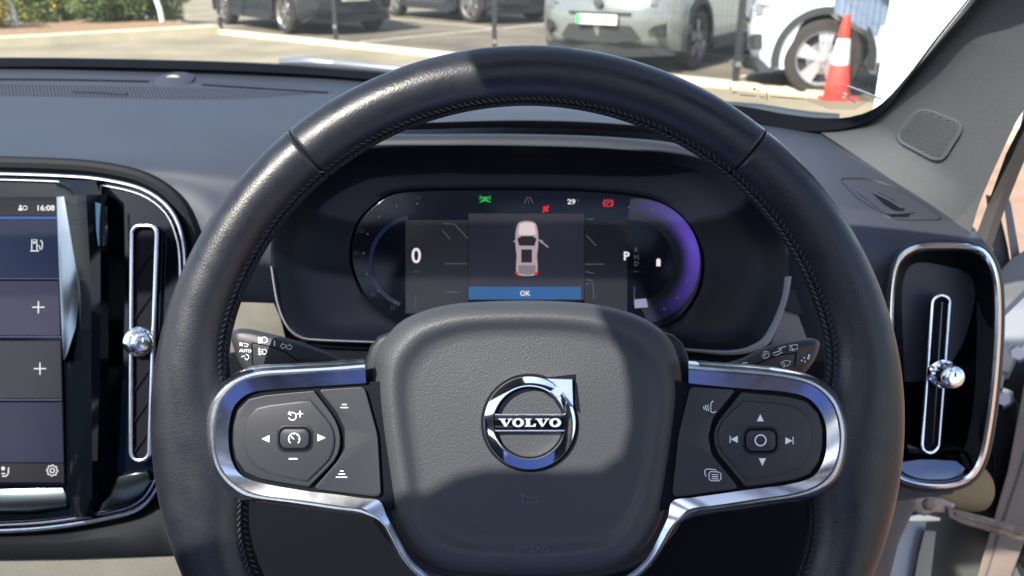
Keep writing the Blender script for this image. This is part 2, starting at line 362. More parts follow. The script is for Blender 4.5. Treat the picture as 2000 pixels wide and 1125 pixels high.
# ---------------------------------------------------------------- parked cars
tyrem = mat('tyre_rubber', rgb(.035, .03, .027), .8, bump=.3, bscale=120)
alloym = mat('alloy', rgb(.55, .54, .52), .3, .9); alloyd = mat('alloy_dark', rgb(.16, .165, .18), .3, .8)
cladm = mat('cladding', rgb(.03, .03, .032), .6); carglass = mat('car_glass', rgb(.01, .012, .015), .05, coat=.5)
lampm = mat('lamp_lens', rgb(.35, .36, .38), .1, .4); platem = mat('plate_white', rgb(.8, .78, .68), .5)
platey = mat('plate_green', rgb(.03, .62, .12), .5); platet = mat('plate_text', rgb(.03, .03, .03), .5)
def arc_pts(cx, r, a0, a1, n, cz): return [(cx+r*math.cos(R_(a0+(a1-a0)*k/n)), cz+r*math.sin(R_(a0+(a1-a0)*k/n))) for k in range(n+1)]
def make_car(label, loc, fwd, paint, plate=None, spokes=5, alloy=None, group='cars parked beyond the kerb', tyr=.355, nose=1.0):
    yaw = math.atan2(fwd[1], fwd[0]); t = thing('parked_car', label, 'car', loc, yaw, group)
    WB = 2.7; HWid = .925; fx = WB/2; ra = tyr+.06
    prof = [(2.10, .26), (2.22, .40), (2.25, .62), (2.20, .80), (2.10, .93), (1.6, 1.0), (1.15, 1.06), (.55, 1.45), (.2, 1.60), (-.6, 1.64), (-1.5, 1.58), (-2.0, 1.10), (-2.15, .95), (-2.2, .6), (-2.1, .30)]
    low = [(-fx-ra, .26)]+arc_pts(-fx, ra, 190, -10, 16, tyr)[0:]+[(-fx+ra+.02, .24), (0, .22), (fx-ra-.02, .24)]+arc_pts(fx, ra, 190, -10, 16, tyr)+[(fx+ra+.02, .26)]
    prof = [(x if x < 1.85 else 1.85+(x-1.85)*nose, z) for x, z in prof]; out = prof+low
    ts = [-1, -.985, -.93, -.8, -.55, 0, .55, .8, .93, .985, 1]; rows = []
    for u in ts:
        row = []
        for x, z in out:
            e = max(0, (abs(x)-1.55)/.7); bow = .34*abs(u)**3*min(1, e)*(1 if x > 0 else .8)
            hw = HWid*(1-.22*max(0, (z-.95)/.7)) - (.03 if z < .35 else 0); edge = 1-.012*max(0, abs(u)-.93)/.07
            zz = z+(0 if abs(u) < .9 else (-.02 if z > 1.5 else 0)); row.append(Vector((x-math.copysign(bow, x)*1, u*hw*edge, zz)))
        rows.append(row)
    MB().grid(rows, True, True, True).build('body', paint, t, 40, raw=True)
    NX = lambda x: x if x < 1.85 else 1.85+(x-1.85)*nose
    for sg in (-1, 1):
        y = lambda z: sg*(HWid*(1-.22*max(0, (z-.95)/.7))+.006)
        pts = [(1.0, 1.10), (.5, 1.42), (-.5, 1.52), (-1.35, 1.48), (-1.75, 1.12)]
        MB().add([Vector((x, y(z), z)) for x, z in pts]+[Vector((x, y(z)-sg*.02, z)) for x, z in pts], [tuple(range(5)), (5, 6, 7, 8, 9)]).build('side_window', carglass, t, raw=True)
        for cx in (fx, -fx):
            ar = MB(); rr = []
            for rad, yo in ((ra-.012, HWid-.05), (ra-.012, HWid+.012), (ra+.055, HWid+.008), (ra+.06, HWid-.05)):
                rr.append([Vector((x, sg*yo, z)) for x, z in arc_pts(cx, rad, 192, -12, 24, tyr)])
            ar.grid(rr).build('wheel_arch', cladm, t, raw=True)
        MB().box((0, sg*(HWid-.01), .28), (WB-2*ra-.14, .05, .14)).build('side_skirt', cladm, t, raw=True)
        # headlight
        hl = [(2.13, .60, .78), (2.02, .70, .76), (1.80, .90, .74), (1.75, .91, .80), (1.95, .80, .86), (2.10, .60, .86)]
        MB().add([Vector((NX(x)+.01, sg*(y+.02), z)) for x, y, z in hl]+[Vector((NX(x)-.1, sg*(y-.1), z)) for x, y, z in hl], [tuple(range(6)), tuple(range(6, 12))]+[(i, (i+1) % 6, 6+(i+1) % 6, 6+i) for i in range(6)]).build('headlight', lampm, t, raw=True)
        # fog recess
        fg = [(2.13, .66, .55), (2.05, .77, .58), (2.04, .78, .44), (2.11, .69, .42), (2.12, .67, .49), (2.15, .60, .48)]
        MB().add([Vector((NX(x)+.035, sg*y, z)) for x, y, z in fg]+[Vector((NX(x)-.08, sg*y, z)) for x, y, z in fg], [tuple(range(6)), tuple(range(6, 12))]+[(i, (i+1) % 6, 6+(i+1) % 6, 6+i) for i in range(6)]).build('fog_lamp_recess', cladm, t, raw=True)
        for cx in (fx, -fx):
            yc = sg*(HWid-.115); wh = bpy.data.objects.new('wheel', None); COL.objects.link(wh); wh.parent = t; wh.location = (cx, yc, tyr)
            rr = tyr; rp = [(-.11, rr*.71), (-.105, rr*.93), (-.08, rr), (.08, rr), (.105, rr*.93), (.11, rr*.71), (.06, rr*.64), (-.06, rr*.64)]
            MB().lathe((0, 0, 0), (0, sg, 0), rp[:6]+[(.09, rr*.68)], 40, caps=False).build('tyre', tyrem, wh, raw=True)
            b = MB(); ro = rr*.71
            rows2 = []
            for yo, r in ((.098, ro), (.108, ro*.97), (.085, ro*.9), (.03, ro*.88)):
                rows2.append([Vector((r*math.cos(2*math.pi*k/40), sg*yo, r*math.sin(2*math.pi*k/40))) for k in range(40)])
            b.grid(rows2, True)
            for k in range(spokes):
                a = 2*math.pi*k/spokes+.35; ca, sa = math.cos(a), math.sin(a)
                def pt(r, o, y_): return Vector((r*ca-o*sa, sg*y_, r*sa+o*ca))
                w1, w2 = (.035, .075) if spokes < 7 else (.022, .03)
                vs = [pt(.03, -w1, .098), pt(.03, w1, .098), pt(ro*.93, w2, .085), pt(ro*.93, -w2, .085), pt(.03, -w1, .07), pt(.03, w1, .07), pt(ro*.93, w2, .05), pt(ro*.93, -w2, .05)]
                b.add(vs, [(0, 1, 2, 3), (0, 3, 7, 4), (1, 2, 6, 5), (4, 5, 6, 7)])
            b.lathe((0, sg*.06, 0), (0, sg, 0), [(0, .05), (.04, .05), (.05, .035)], 16)
            b.build('rim', alloy or alloym, wh, raw=True)
            MB().lathe((0, sg*.0, 0), (0, sg, 0), [(0, rr*.6), (.025, rr*.6)], 24).build('brake_backing', cladm, wh, raw=True)
            MB().lathe((0, sg*.03, 0), (0, sg, 0), [(0, .155), (.012, .155)], 24).build('brake_disc', alloym, wh, raw=True)
    # front: lower grille, upper grille bar, plate, lip
    def front(x, pts, name, m_, th=.05):
        n = len(pts); return MB().add([Vector((NX(x(y)), y, z)) for y, z in pts]+[Vector((NX(x(y))-th, y, z)) for y, z in pts], [tuple(range(n)), tuple(range(n, 2*n))]+[(i, (i+1) % n, n+(i+1) % n, n+i) for i in range(n)]).build(name, m_, t, raw=True)
    fxn = lambda off: (lambda y: 2.225+off-.34*abs(y/HWid)**3)
    front(fxn(.012), [(-.52, .40), (-.40, .545), (-.2, .545), (0, .545), (.2, .545), (.40, .545), (.52, .40), (.25, .35), (0, .345), (-.25, .35)], 'lower_grille', cladm)
    front(fxn(.02), [(-.86, .22), (-.72, .32), (-.36, .34), (0, .34), (.36, .34), (.72, .32), (.86, .22), (.4, .2), (0, .2), (-.4, .2)], 'front_lip', cladm, .12)
    front(fxn(.030), [(-.40, .665), (0, .665), (.40, .665), (.40, .69), (0, .69), (-.40, .69)], 'grille_bar', cladm)
    MB().lathe((NX(2.25), 0, .80), (1, 0, 0), [(0, .055), (.02, .055), (.022, .04)], 24).build('badge', alloyd, t, raw=True)
    if plate:
        pl = front(lambda y: 2.285, [(-.26, .555), (.26, .555), (.26, .665), (-.26, .665)], 'number_plate', platem, .015)
        if plate[0] == 'g': front(lambda y: 2.288, [(-.26, .557), (-.215, .557), (-.215, .663), (-.26, .663)], 'plate_band', platey, .004).parent = pl
        text('plate_text', plate[1:], .02, 0, .07, lambda x, y, w: Vector((NX(2.292), x, .61-y)), platet, pl, sx=.9, raw=True)
    MB().tube([(1.0, -.9, 1.12), (.92, -1.04, 1.15), (.9, -1.1, 1.15)], [.05, .09, .07], 8).build('door_mirror', paint, t, raw=True)
    MB().tube([(1.0, .9, 1.12), (.92, 1.04, 1.15), (.9, 1.1, 1.15)], [.05, .09, .07], 8).build('door_mirror', paint, t, raw=True)
    return t
def car_at(wpx, wpy, fwd, side, tyr=.355):
    """centre of a car whose visible front wheel touches the ground at that point; side=+1: its left wheel"""
    g = G(wpx, wpy); f = Vector((*fwd, 0)).normalized(); l = Vector((-f.y, f.x, 0))
    return g-f*1.35-l*side*.81, f
paint_d = mat('paint_black', rgb(.02, .024, .03), .2, coat=1); paint_b = mat('paint_blueblack', rgb(.028, .034, .042), .25, coat=1)
paint_g = mat('paint_silvergreen', rgb(.20, .215, .20), .3, .2, coat=1); paint_w = mat('paint_white', rgb(.72, .76, .80), .25, coat=1)
c, f = car_at(568, 66, (.63, -.77), -1); make_car('black car parked to the right of the green shrubs, nose pointing right', c, f, paint_b, 'wMA21 DRK', 7, group='cars parked beyond the kerb')
c, f = car_at(925, 45, (.66, -.75), -1); make_car('black car farthest back behind the centre fence post', c, f, paint_d, 'wKM70 EFT', 5)
c, f = car_at(1344, 135, (-.53, -.85), 1); make_car('silver green car with green banded number plate behind the steering wheel top', c, f, paint_g, 'gKV73 ZPU', 5, alloyd, tyr=.36)
c, f = car_at(1596, 187, (-.95, .22), 1); make_car('white car with five spoke wheel behind the red and white cone', c, f, paint_w, 'wLR21 VEA', 5, mat('alloy_bright', rgb(.5, .5, .52), .35, .5), tyr=.37, nose=.62)

# cone
cp = G(1632, 193); cone = thing('traffic_cone', 'red and white banded traffic cone beside the front wheel of the white car', 'traffic cone', cp)
redm = mat('cone_red', rgb(.72, .07, .05), .6); wcm = mat('cone_white', rgb(.85, .84, .80), .4)
ch = .78; rad = lambda h: .128*(1-h/ch)+.03*(h/ch)
def cband(h0, h1, m_, nm): MB().lathe(cp+Vector((0, 0, .03)), (0.0, 0, 1), [(h0, rad(h0)), (h0+.002, rad(h0)+.001), (h1-.002, rad(h1)+.001), (h1, rad(h1))], 32).build(nm, m_, cone)
cband(.0, .30, redm, 'lower_band'); cband(.30, .54, wcm, 'reflective_band'); cband(.54, .76, redm, 'upper_band')
MB().box(cp+Vector((0, 0, .015)), (.33, .33, .03)).build('base', redm, cone)

# white wall panel and a separate blue ribbed sheet beside it
wall = thing('white_wall', 'bright white wall panel at the right beside the windscreen pillar', 'wall', G(1790, 215))
wa, wb = G(1706, 215), G(1990, 250)
b = MB(); bk = Vector((.05, .12, 0)); b.add([wa, wb, wb+bk, wa+bk]+[p+Vector((0, 0, 3)) for p in (wa, wb, wb+bk, wa+bk)], [(0, 1, 5, 4), (1, 2, 6, 5), (2, 3, 7, 6), (3, 0, 4, 7), (4, 5, 6, 7)])
b.build('panel', mat('wall_white', rgb(.85, .85, .83), .7, var=.02), wall)
sa_ = G(1655, 150)+Vector((.25, .5, 0)); 
blue_sheet = MB(); g0 = wa+Vector((-.235, .62, 0)); g1 = wa+Vector((.35, .62, 0))
N = 40; rowb, rowt = [], []
for k in range(N+1):
    p = g0.lerp(g1, k/N)+Vector((0, .004 if (k//2) % 2 else 0, 0)); rowb.append(p+Vector((0, 0, .80-.3*k/N))); rowt.append(p+Vector((0, 0, 2.4)))
blue_sheet.grid([rowb, rowt, [p+Vector((0, .06, 0)) for p in rowt], [p+Vector((0, .06, 0)) for p in rowb]])
tag(blue_sheet.build('ribbed_panel', mat('blue_panel', rgb(.20, .26, .36), .6), None), 'blue grey ribbed panel between the white car and the white wall', 'panel')

# ================================================================ CAR CABIN (shell round the camera)
darkm = mat('cabin_dark', rgb(.03, .03, .033), .8); headm = mat('headliner', rgb(.06, .06, .06), .9, spec=.1)
def clip_roof():
    z0, z1 = 1.62, 1.625; X0, X1, Y0, Y1 = -1.12, .50, -1.7, .30
    # glass roof opening seen from above, sized to let sun onto wheel and seats
    hole = HOLE; n = len(hole); b = MB()
    cx = sum(p[0] for p in hole)/n; cy = sum(p[1] for p in hole)/n
    def edge(p):
        dx, dy = p[0]-cx, p[1]-cy; t = min([(X1-cx)/dx if dx > 1e-6 else 9e9, (X0-cx)/dx if dx < -1e-6 else 9e9, (Y1-cy)/dy if dy > 1e-6 else 9e9, (Y0-cy)/dy if dy < -1e-6 else 9e9])
        return (cx+dx*t, cy+dy*t)
    out = [edge(p) for p in hole]
    rows = [[Vector((*p, z0)) for p in hole], [Vector((*p, z0)) for p in out], [Vector((*p, z1)) for p in out], [Vector((*p, z1)) for p in hole], [Vector((*p, z0)) for p in hole]]
    b.grid(rows, True); return b
def roofpt(px, py, d):
    p = W(px, py, d); t = (1.62-p.z)/sdir.z; q = p+sdir*t; return (q.x, q.y)
HOLE = None
_l = [(1228, 640, .415), (1238, 700, .415), (1240, 770, .415), (1222, 838, .415), (1180, 868, .415), (1110, 872, .415), (1030, 868, .415), (960, 868, .415), (900, 880, .415), (840, 912, .415), (780, 950, .43), (650, 990, .43), (500, 1060, .43), (400, 1180, .43), (300, 1300, .43)]
rp = [roofpt(*p) for p in _l]
HOLE = [(-1.0, -1.45), (-.4, -1.5), (.25, -1.45), (.36, -1.3), (.38, -.6), (.36, .1), (.25, .22), (-.4, .25), (-1.0, .22), (-1.08, .1), (-1.09, -.6), (-1.08, -1.3)]
HOLE = [tuple(p[:2]) for p in cr([(*p, 0) for p in HOLE], 90, True)]
shadow_blocker = [(rp[0][0]+.01, .30)]+rp[:11]+[(rp[10][0]-.12, rp[10][1]-.03), (-1.12, -.34), (-1.12, -.52), (.50, -.52), (.50, -.34), (-.01, -.30), (-.03, -.15), (-.03, .05), (.50, .09), (.50, .30)]  # unseen blocker added under the roof, its edge shaped to shade the airbag
bm_ = MB(); bm_.grid([[Vector((*p, 1.600)) for p in shadow_blocker], [Vector((*p, 1.604)) for p in shadow_blocker]], True, True, True); tag(bm_.build('airbag_shadow_blocker', headm, None), kind='structure')
tag(clip_roof().build('cabin_roof', headm, None, raw=True), kind='structure')
b = MB(); b.box((-.3, -.2, .42), (1.7, 3.0, .04)); tag(b.build('cabin_floor', darkm, None), kind='structure')
b = MB(); b.box((-.32, 1.08, .62), (1.45, .04, .66)); tag(b.build('bulkhead', darkm, None), kind='structure')
b = MB(); b.box((-1.16, -.3, .75), (.06, 3.0, .72)); b.box((-1.14, -.75, 1.36), (.05, .12, .52)); b.box((-1.14, -1.65, 1.36), (.05, .2, .52)); tag(b.build('cabin_side', darkm, None), kind='structure')
b = MB(); b.box((-.3, -1.15, .85), (1.5, .2, .8)); b.box((-.3, -1.3, 1.5), (1.7, .1, .26)); b.box((-1.0, -1.3, 1.3), (.5, .1, .4)); b.box((.4, -1.3, 1.3), (.5, .1, .4)); b.box((.55, -1.3, 1.2), (.06, 1.0, .9)); b.box((-1.14, -1.3, 1.2), (.06, .8, .9)); b.box((.53, -.75, 1.0), (.06, .25, 1.2)); b.box((.53, -1.25, .8), (.06, .9, .8)); tag(b.build('cabin_rear', darkm, None), kind='structure')
cu_ = MB(); rows = []
for y, hw, z in ((-.5, .24, .70), (-.3, .25, .72), (-.1, .26, .75), (.08, .25, .78), (.16, .23, .765), (.19, .21, .70), (.18, .21, .60), (-.5, .22, .55)): rows.append([Vector((x*hw+.02, y, z+.025*(abs(x)**3))) for x in [q/8-1 for q in range(17)]])
tag(cu_.grid(rows).build('reflector_cushion', mat('reflector_blue', rgb(.14, .20, .48), .8, bump=.3, bscale=300), None), kind='structure')  # unseen cushion, added in blue so the spoke chrome reflects it
def seat(x):
    b = MB(); rows = []
    for z, hw, dp in ((.62, .25, .16), (.8, .26, .15), (1.0, .24, .12), (1.12, .20, .10), (1.15, .10, .09), (1.18, .09, .08), (1.21, .13, .1), (1.32, .13, .1), (1.36, .10, .07)):
        rows.append([Vector((x+hw*math.copysign(abs(math.cos(a))**.6, math.cos(a)), -.42-(z-.6)*.35+dp/2*math.copysign(abs(math.sin(a))**.6, math.sin(a)), z)) for a in [2*math.pi*k/24 for k in range(24)]])
    return b.grid(rows, True, True, True)
sb = seat(0.02); seat_b = seat(-.70); sb.add(seat_b.v, seat_b.f)
tag(sb.build('reflector_seat', bpy.data.materials['reflector_blue'], None), kind='structure')  # unseen seats, made blue to tint the chrome reflections

# ---------------------------------------------------------------- windscreen
base = cr([(-420, 118, 1.17), (0, 118, 1.17), (200, 120, 1.16), (500, 128, 1.14), (740, 144, 1.12), (1030, 170, 1.09), (1300, 196, 1.06), (1480, 208, 1.04), (1560, 221, 1.02), (1640, 228, 1.0)], 40)
basew = [W(p.x, p.y, p.z) for p in base]
side = [(1640, 228, 1.0), (1690, 226, .96), (1730, 204, .92), (1775, 155, .86), (1835, 75, .78), (1896, 0, .72), (1980, -120, .63), (2080, -290, .54)]
topz = 1.60
ws = thing('windscreen', 'clear windscreen with a black border above the dashboard', 'windscreen', W(1000, 170, 1.09))
rows = [basew]
topw = [Vector((p.x*.86-.02, .36-.02*(p.x**2), topz)) for p in basew]
sw = [W(*p) for p in side]; topw[-1] = sw[-1].copy(); 
sidec = cr(sw, 13)
for k in range(1, 13):
    t = k/12; row = [a.lerp(c, t)+Vector((0, .05, .09))*math.sin(math.pi*t)*.6 for a, c in zip(basew, topw)]
    dlt = sidec[k]-row[-1]
    for j in range(len(row)): row[j] = row[j]+dlt*max(0, (j-24)/15)**2
    rows.append(row)
pane = MB().grid(rows).build('pane', glassmat('windscreen_glass'), ws)
fr = MB(); 
lowb = cr([(-420, 132, 1.165), (0, 130, 1.165), (200, 131, 1.155), (500, 140, 1.135), (740, 157, 1.115), (1030, 195, 1.08), (1300, 222, 1.04), (1440, 232, 1.02), (1530, 250, 1.01), (1600, 256, .995), (1680, 244, .975), (1727, 218, .93), (1770, 158, .865), (1831, 76, .785), (1891, -1, .725), (1980, -120, .635), (2090, -290, .54)], 120)
upb = cr([(-420, 112, 1.175), (0, 113, 1.175), (200, 115, 1.165), (500, 124, 1.145), (740, 142, 1.125), (1030, 168, 1.09), (1300, 194, 1.05), (1440, 206, 1.03), (1530, 222, 1.015), (1600, 230, 1.0), (1660, 228, .98), (1714, 208, .94), (1767, 154, .875), (1829, 73, .795), (1891, -4, .735), (1975, -120, .645), (2070, -290, .55)], 120)
fr.grid([[W(p.x, p.y, p.z-.014) for p in upb], [W(p.x, p.y, p.z-.018) for p in lowb], [W(p.x, p.y+3, p.z+.01) for p in lowb]])
fr.build('black_border', M['frit'], ws)
gf = snapper(pane)
# clear ticket holder and etched marks on the glass
strokes('etched_mark', [[(1442, 172), (1450, 171)], [(1454, 172), (1462, 173)], [(1430, 181), (1440, 181), (1440, 183)], [(1445, 185), (1476, 188)], [(1484, 190), (1494, 189), (1492, 194)], [(1498, 175), (1498, 196)], [(1530, 182), (1538, 183)], [(1504, 189), (1572, 194)]], 1.6, gf, mat('etch', rgb(.06, .06, .05), .6), ws, w=.002, polys=[[(1470, 171), (1478, 173), (1476, 177), (1470, 175)], [(1478, 175), (1484, 176), (1482, 180)]])
tk = thing('ticket_holder', 'clear plastic holder on the lower right corner of the windscreen', 'ticket holder', gf(1640, 200))
b = MB(); gs = lambda x, y, w=0: gf(x, y, .006+w)
b.tube([gs(1655, 168), gs(1690, 181), gs(1722, 194)], .0012, 6); b.build('clip_arm', M['chrome'], tk); MB().tube([gs(1640, 181), gs(1670, 200)], .0009, 6).build('clip_arm', M['chrome'], tk)
b = MB(); b.add([gs(1572, 196), gs(1590, 178), gs(1630, 166), gs(1655, 170), gs(1700, 196), gs(1672, 214), gs(1620, 214)], [tuple(range(7))]); b.build('sleeve', glassmat('sleeve_plastic', (.86, .87, .87, 1)), tk)
# wiper outside
wp = MB(); wp.tube([W(545, 122, 1.25), W(600, 120, 1.26), (W(655, 124, 1.25))], [.006, .008, .006], 8); wp.tube([W(655, 124, 1.25), W(770, 135, 1.22), W(900, 150, 1.2)], .006, 8)
tag(wp.build('wiper_arm', mat('wiper_grey', rgb(.16, .18, .21), .3), None), 'grey wiper arm lying outside just above the lower edge of the windscreen', 'wiper')
cw = MB(); cw.grid([[W(p.x, p.y-6, p.z+.12) for p in base], [W(p.x, p.y+8, p.z+.02) for p in base], [W(p.x, p.y+80, p.z+.02) for p in base]]); tag(cw.build('scuttle_panel', M['plastic'], None), 'black scuttle panel outside at the foot of the windscreen', 'scuttle panel')

# ---------------------------------------------------------------- dashboard
dash = thing('dashboard', 'dark grey soft dashboard running behind the steering wheel to the open door', 'dashboard', W(1000, 640, .80))
def loftrows(rws, n=120, sub=6):
    R0 = [cr([W(*p) for p in r], n) for r in rws]; out = []
    m = len(R0)
    for i in range(m-1):
        for k in range(sub):
            t = k/sub; a, b_, c, d = R0[max(i-1, 0)], R0[i], R0[i+1], R0[min(i+2, m-1)]
            out.append([0.5*((2*b_[j])+(c[j]-a[j])*t+(2*a[j]-5*b_[j]+4*c[j]-d[j])*t*t+(3*b_[j]-a[j]-3*c[j]+d[j])*t**3) for j in range(n)])
    out.append(R0[-1]); return out
toprows = [
 [(-420, 128, 1.165), (0, 128, 1.165), (500, 137, 1.14), (740, 154, 1.12), (1030, 185, 1.08), (1300, 205, 1.05), (1480, 236, 1.02), (1640, 252, 1.0)],
 [(-420, 150, 1.12), (0, 150, 1.12), (500, 160, 1.10), (740, 180, 1.06), (1030, 195, 1.03), (1300, 212, 1.0), (1500, 256, .97), (1680, 283, .96)],
 [(-420, 212, .98), (0, 212, .98), (500, 216, .96), (740, 225, .93), (1030, 210, .92), (1300, 225, .90), (1510, 300, .88), (1760, 346, .875)],
 [(-420, 265, .87), (0, 265, .87), (430, 270, .86), (640, 300, .85), (1030, 290, .86), (1300, 300, .84), (1520, 350, .81), (1862, 408, .81)],
 [(-420, 305, .79), (0, 305, .79), (340, 318, .79), (560, 345, .80), (1030, 360, .86), (1300, 360, .84), (1560, 400, .755), (1905, 448, .775)],
 [(-420, 325, .77), (0, 325, .77), (340, 352, .775), (530, 400, .79), (1030, 420, .86), (1300, 420, .84), (1600, 450, .725), (1922, 472, .745)],
 [(-420, 350, .775), (0, 350, .775), (340, 400, .77), (520, 470, .78), (1030, 480, .86), (1300, 480, .84), (1640, 500, .715), (1945, 505, .735)],
 [(-420, 500, .79), (0, 500, .79), (340, 500, .775), (500, 560, .79), (1030, 560, .86), (1300, 560, .84), (1640, 560, .72), (1950, 580, .735)],
 [(-420, 760, .80), (0, 760, .80), (340, 760, .79), (500, 760, .81), (1030, 760, .86), (1300, 760, .84), (1640, 760, .74), (1940, 760, .735)],
 [(-420, 1060, .80), (0, 1060, .80), (340, 1060, .80), (500, 1060, .82), (1030, 1060, .86), (1300, 1060, .84), (1600, 1000, .76), (1860, 965, .735)],
]
top_o = MB().grid(loftrows(toprows)).build('top_pad', M['soft'], dash, 60)
ts = snapper(top_o)
# windscreen plinth lines and sun sensor
b = MB(); b.grid([[ts(x, y, .001) for x, y in ((-100, 142), (150, 143), (400, 150), (560, 160), (720, 178))], [ts(x, y, .006) for x, y in ((-100, 147), (150, 148), (400, 155), (560, 165), (720, 181))], [ts(x, y, .001) for x, y in ((-100, 153), (150, 153), (400, 160), (560, 170), (700, 185))]])
b.build('rear_lip', M['soft'], dash)
b = MB()
b.tube([ts(x, y, .001) for x, y in ((-100, 155), (150, 157), (290, 160))], .0016, 6); b.tube([ts(x, y, .001) for x, y in ((395, 166), (500, 173), (640, 182))], .0016, 6); b.build('seam_line', M['void'], dash)
b = MB().lathe(ts(342, 160, -.004), (0, -.25, 1), [(0, .026), (.0035, .025), (.006, .019), (.007, .010)], 24).build('light_sensor', M['soft'], dash)
b = MB().lathe(ts(336, 157, .012), (0, -.45, 1), [(0, .011), (.002, .010)], 20).build('sensor_lens', mat('sensor_amber', rgb(.45, .4, .32), .2), dash)
# defrost grille
b = MB(); v = MB(); N = 104
def gp(t, s):   # t along, s across 0..1
    x = -110+t*700; up = 163+6*t+9*t*t; dn = 184+10*t+12*t*t*(1-t) if t < .78 else 184+10*t+12*t*t*(1-t)
    wd2 = (1-max(0, (t-.7)/.3)**2)
    return (x+s*16*t, up+(dn-up)*s*wd2+4*(1-wd2))
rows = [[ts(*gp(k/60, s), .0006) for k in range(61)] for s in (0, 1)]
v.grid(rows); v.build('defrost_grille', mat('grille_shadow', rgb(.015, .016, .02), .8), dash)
for k in range(N+1):
    t = k/N
    if t < .03: continue
    p = [ts(*gp(t, s), .0022) for s in (0, .5, 1)]; q_ = [ts(*gp(t+.0045, s), .0022) for s in (0, .5, 1)]
    b.grid([[ts(*gp(t, s), .0) for s in (0, .5, 1)], p, q_, [ts(*gp(t+.0045, s), .0) for s in (0, .5, 1)]])
b.build('grille_slat', M['soft'], dash)
b = MB(); b.tube([ts(x, y, .003) for x, y in ((143, 179), (190, 181), (248, 185))], .0022, 6); b.build('grille_clip', M['plastic'], dash)
# card flap right
fn = lambda x, y, w=0: ts(x, y, w)
outl = [(1643, 352), (1655, 349), (1698, 351), (1745, 366), (1790, 390), (1828, 416), (1836, 428), (1800, 430), (1748, 428), (1715, 414), (1672, 384)]
b = MB(); b.tube([ts(p.x, p.y, .0006) for p in cr([(*p, 0) for p in outl], 60, True)], .0011, 6, closed=True); b.build('flap_outline', M['softdark'], dash)
slab('card_flap', cr2 := [(p.x, p.y) for p in cr([(1672, 372), (1680, 369), (1712, 370), (1752, 388), (1786, 412), (1780, 416), (1742, 418), (1722, 412), (1698, 392)], 40, True)], fn, .004, -.002, M['soft'], dash, 2.5)
slab('card_slot', [(1704, 377), (1716, 376), (1742, 389), (1768, 408), (1762, 413), (1746, 411), (1726, 399)], fn, .0050, .0042, M['void'], dash, .5)
b = MB(); b.tube([ts(1708, 377, .006), ts(1735, 390, .007), ts(1763, 407, .006)], .0012, 6); b.build('slot_lip', M['soft'], dash)
slab('flap_notch', [(1727, 415), (1778, 417), (1775, 424), (1742, 424)], fn, .0008, .0002, M['void'], dash, .5)

# hood over the cluster
hood = [
 [(560, 262, .86), (700, 222, .86), (860, 205, .88), (1030, 200, .89), (1200, 204, .88), (1360, 222, .86), (1500, 280, .83)],
 [(560, 268, .80), (700, 232, .79), (860, 215, .80), (1030, 211, .80), (1200, 217, .80), (1360, 240, .79), (1500, 292, .79)],
 [(560, 280, .765), (700, 243, .755), (860, 233, .75), (1030, 229, .75), (1200, 236, .75), (1360, 255, .755), (1500, 302, .76)],
 [(560, 292, .76), (700, 250, .745), (860, 240, .742), (1030, 237, .74), (1200, 243, .742), (1360, 262, .745), (1500, 312, .755)],
 [(560, 305, .78), (700, 262, .77), (860, 252, .765), (1030, 250, .765), (1200, 256, .765), (1360, 275, .77), (1500, 325, .775)],
]
MB().grid(loftrows(hood, 80, 5)).build('cluster_hood', M['soft'], dash, 60)
lip = [
 [(610, 300, .74), (700, 266, .735), (860, 262, .73), (1030, 262, .73), (1200, 268, .73), (1330, 282, .735), (1410, 320, .74)],
 [(610, 304, .705), (700, 268, .70), (860, 264, .695), (1030, 264, .695), (1200, 270, .695), (1332, 286, .70), (1412, 326, .705)],
 [(604, 320, .698), (690, 284, .692), (860, 280, .688), (1030, 281, .688), (1200, 287, .688), (1340, 303, .692), (1425, 345, .698)],
 [(604, 324, .705), (690, 290, .70), (860, 286, .695), (1030, 287, .695), (1200, 293, .695), (1340, 309, .70), (1428, 350, .705)],
 [(604, 324, .76), (690, 290, .76), (860, 286, .76), (1030, 287, .76), (1200, 293, .76), (1340, 309, .76), (1428, 350, .76)],
]
MB().grid(loftrows(lip, 80, 5)).build('visor_lip', M['softdark'], dash, 60)
# wood trim strips both sides of the column, dark voids and lower panels
woodn = bpy.data.materials['driftwood']
slab('wood_trim', [(420, 575), (470, 590), (535, 592), (548, 620), (560, 668), (500, 700), (420, 700)], at(.755), 0, -.02, woodn, dash, 2)
slab('trim_panel', [(1500, 700), (1506, 670), (1530, 605), (1600, 625), (1680, 640), (1700, 720), (1560, 730)], at(.745), 0, -.02, mat('wood_shaded', rgb(.24, .21, .20), .6), dash, 2)  # same wood trim, with its pinkish shade put into the colour
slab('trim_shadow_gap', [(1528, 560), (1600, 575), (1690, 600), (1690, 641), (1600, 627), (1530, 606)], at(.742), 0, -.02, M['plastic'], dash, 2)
slab('knee_panel', [(400, 700), (560, 665), (760, 668), (1030, 690), (1330, 690), (1480, 690), (1700, 720), (1745, 930), (1700, 1010), (1600, 1400), (420, 1400), (380, 1090)], at(.70), 0, -.05, mat('knee_black', rgb(.0035, .0045, .0065), .7, spec=.05, bump=.3), dash, 6)
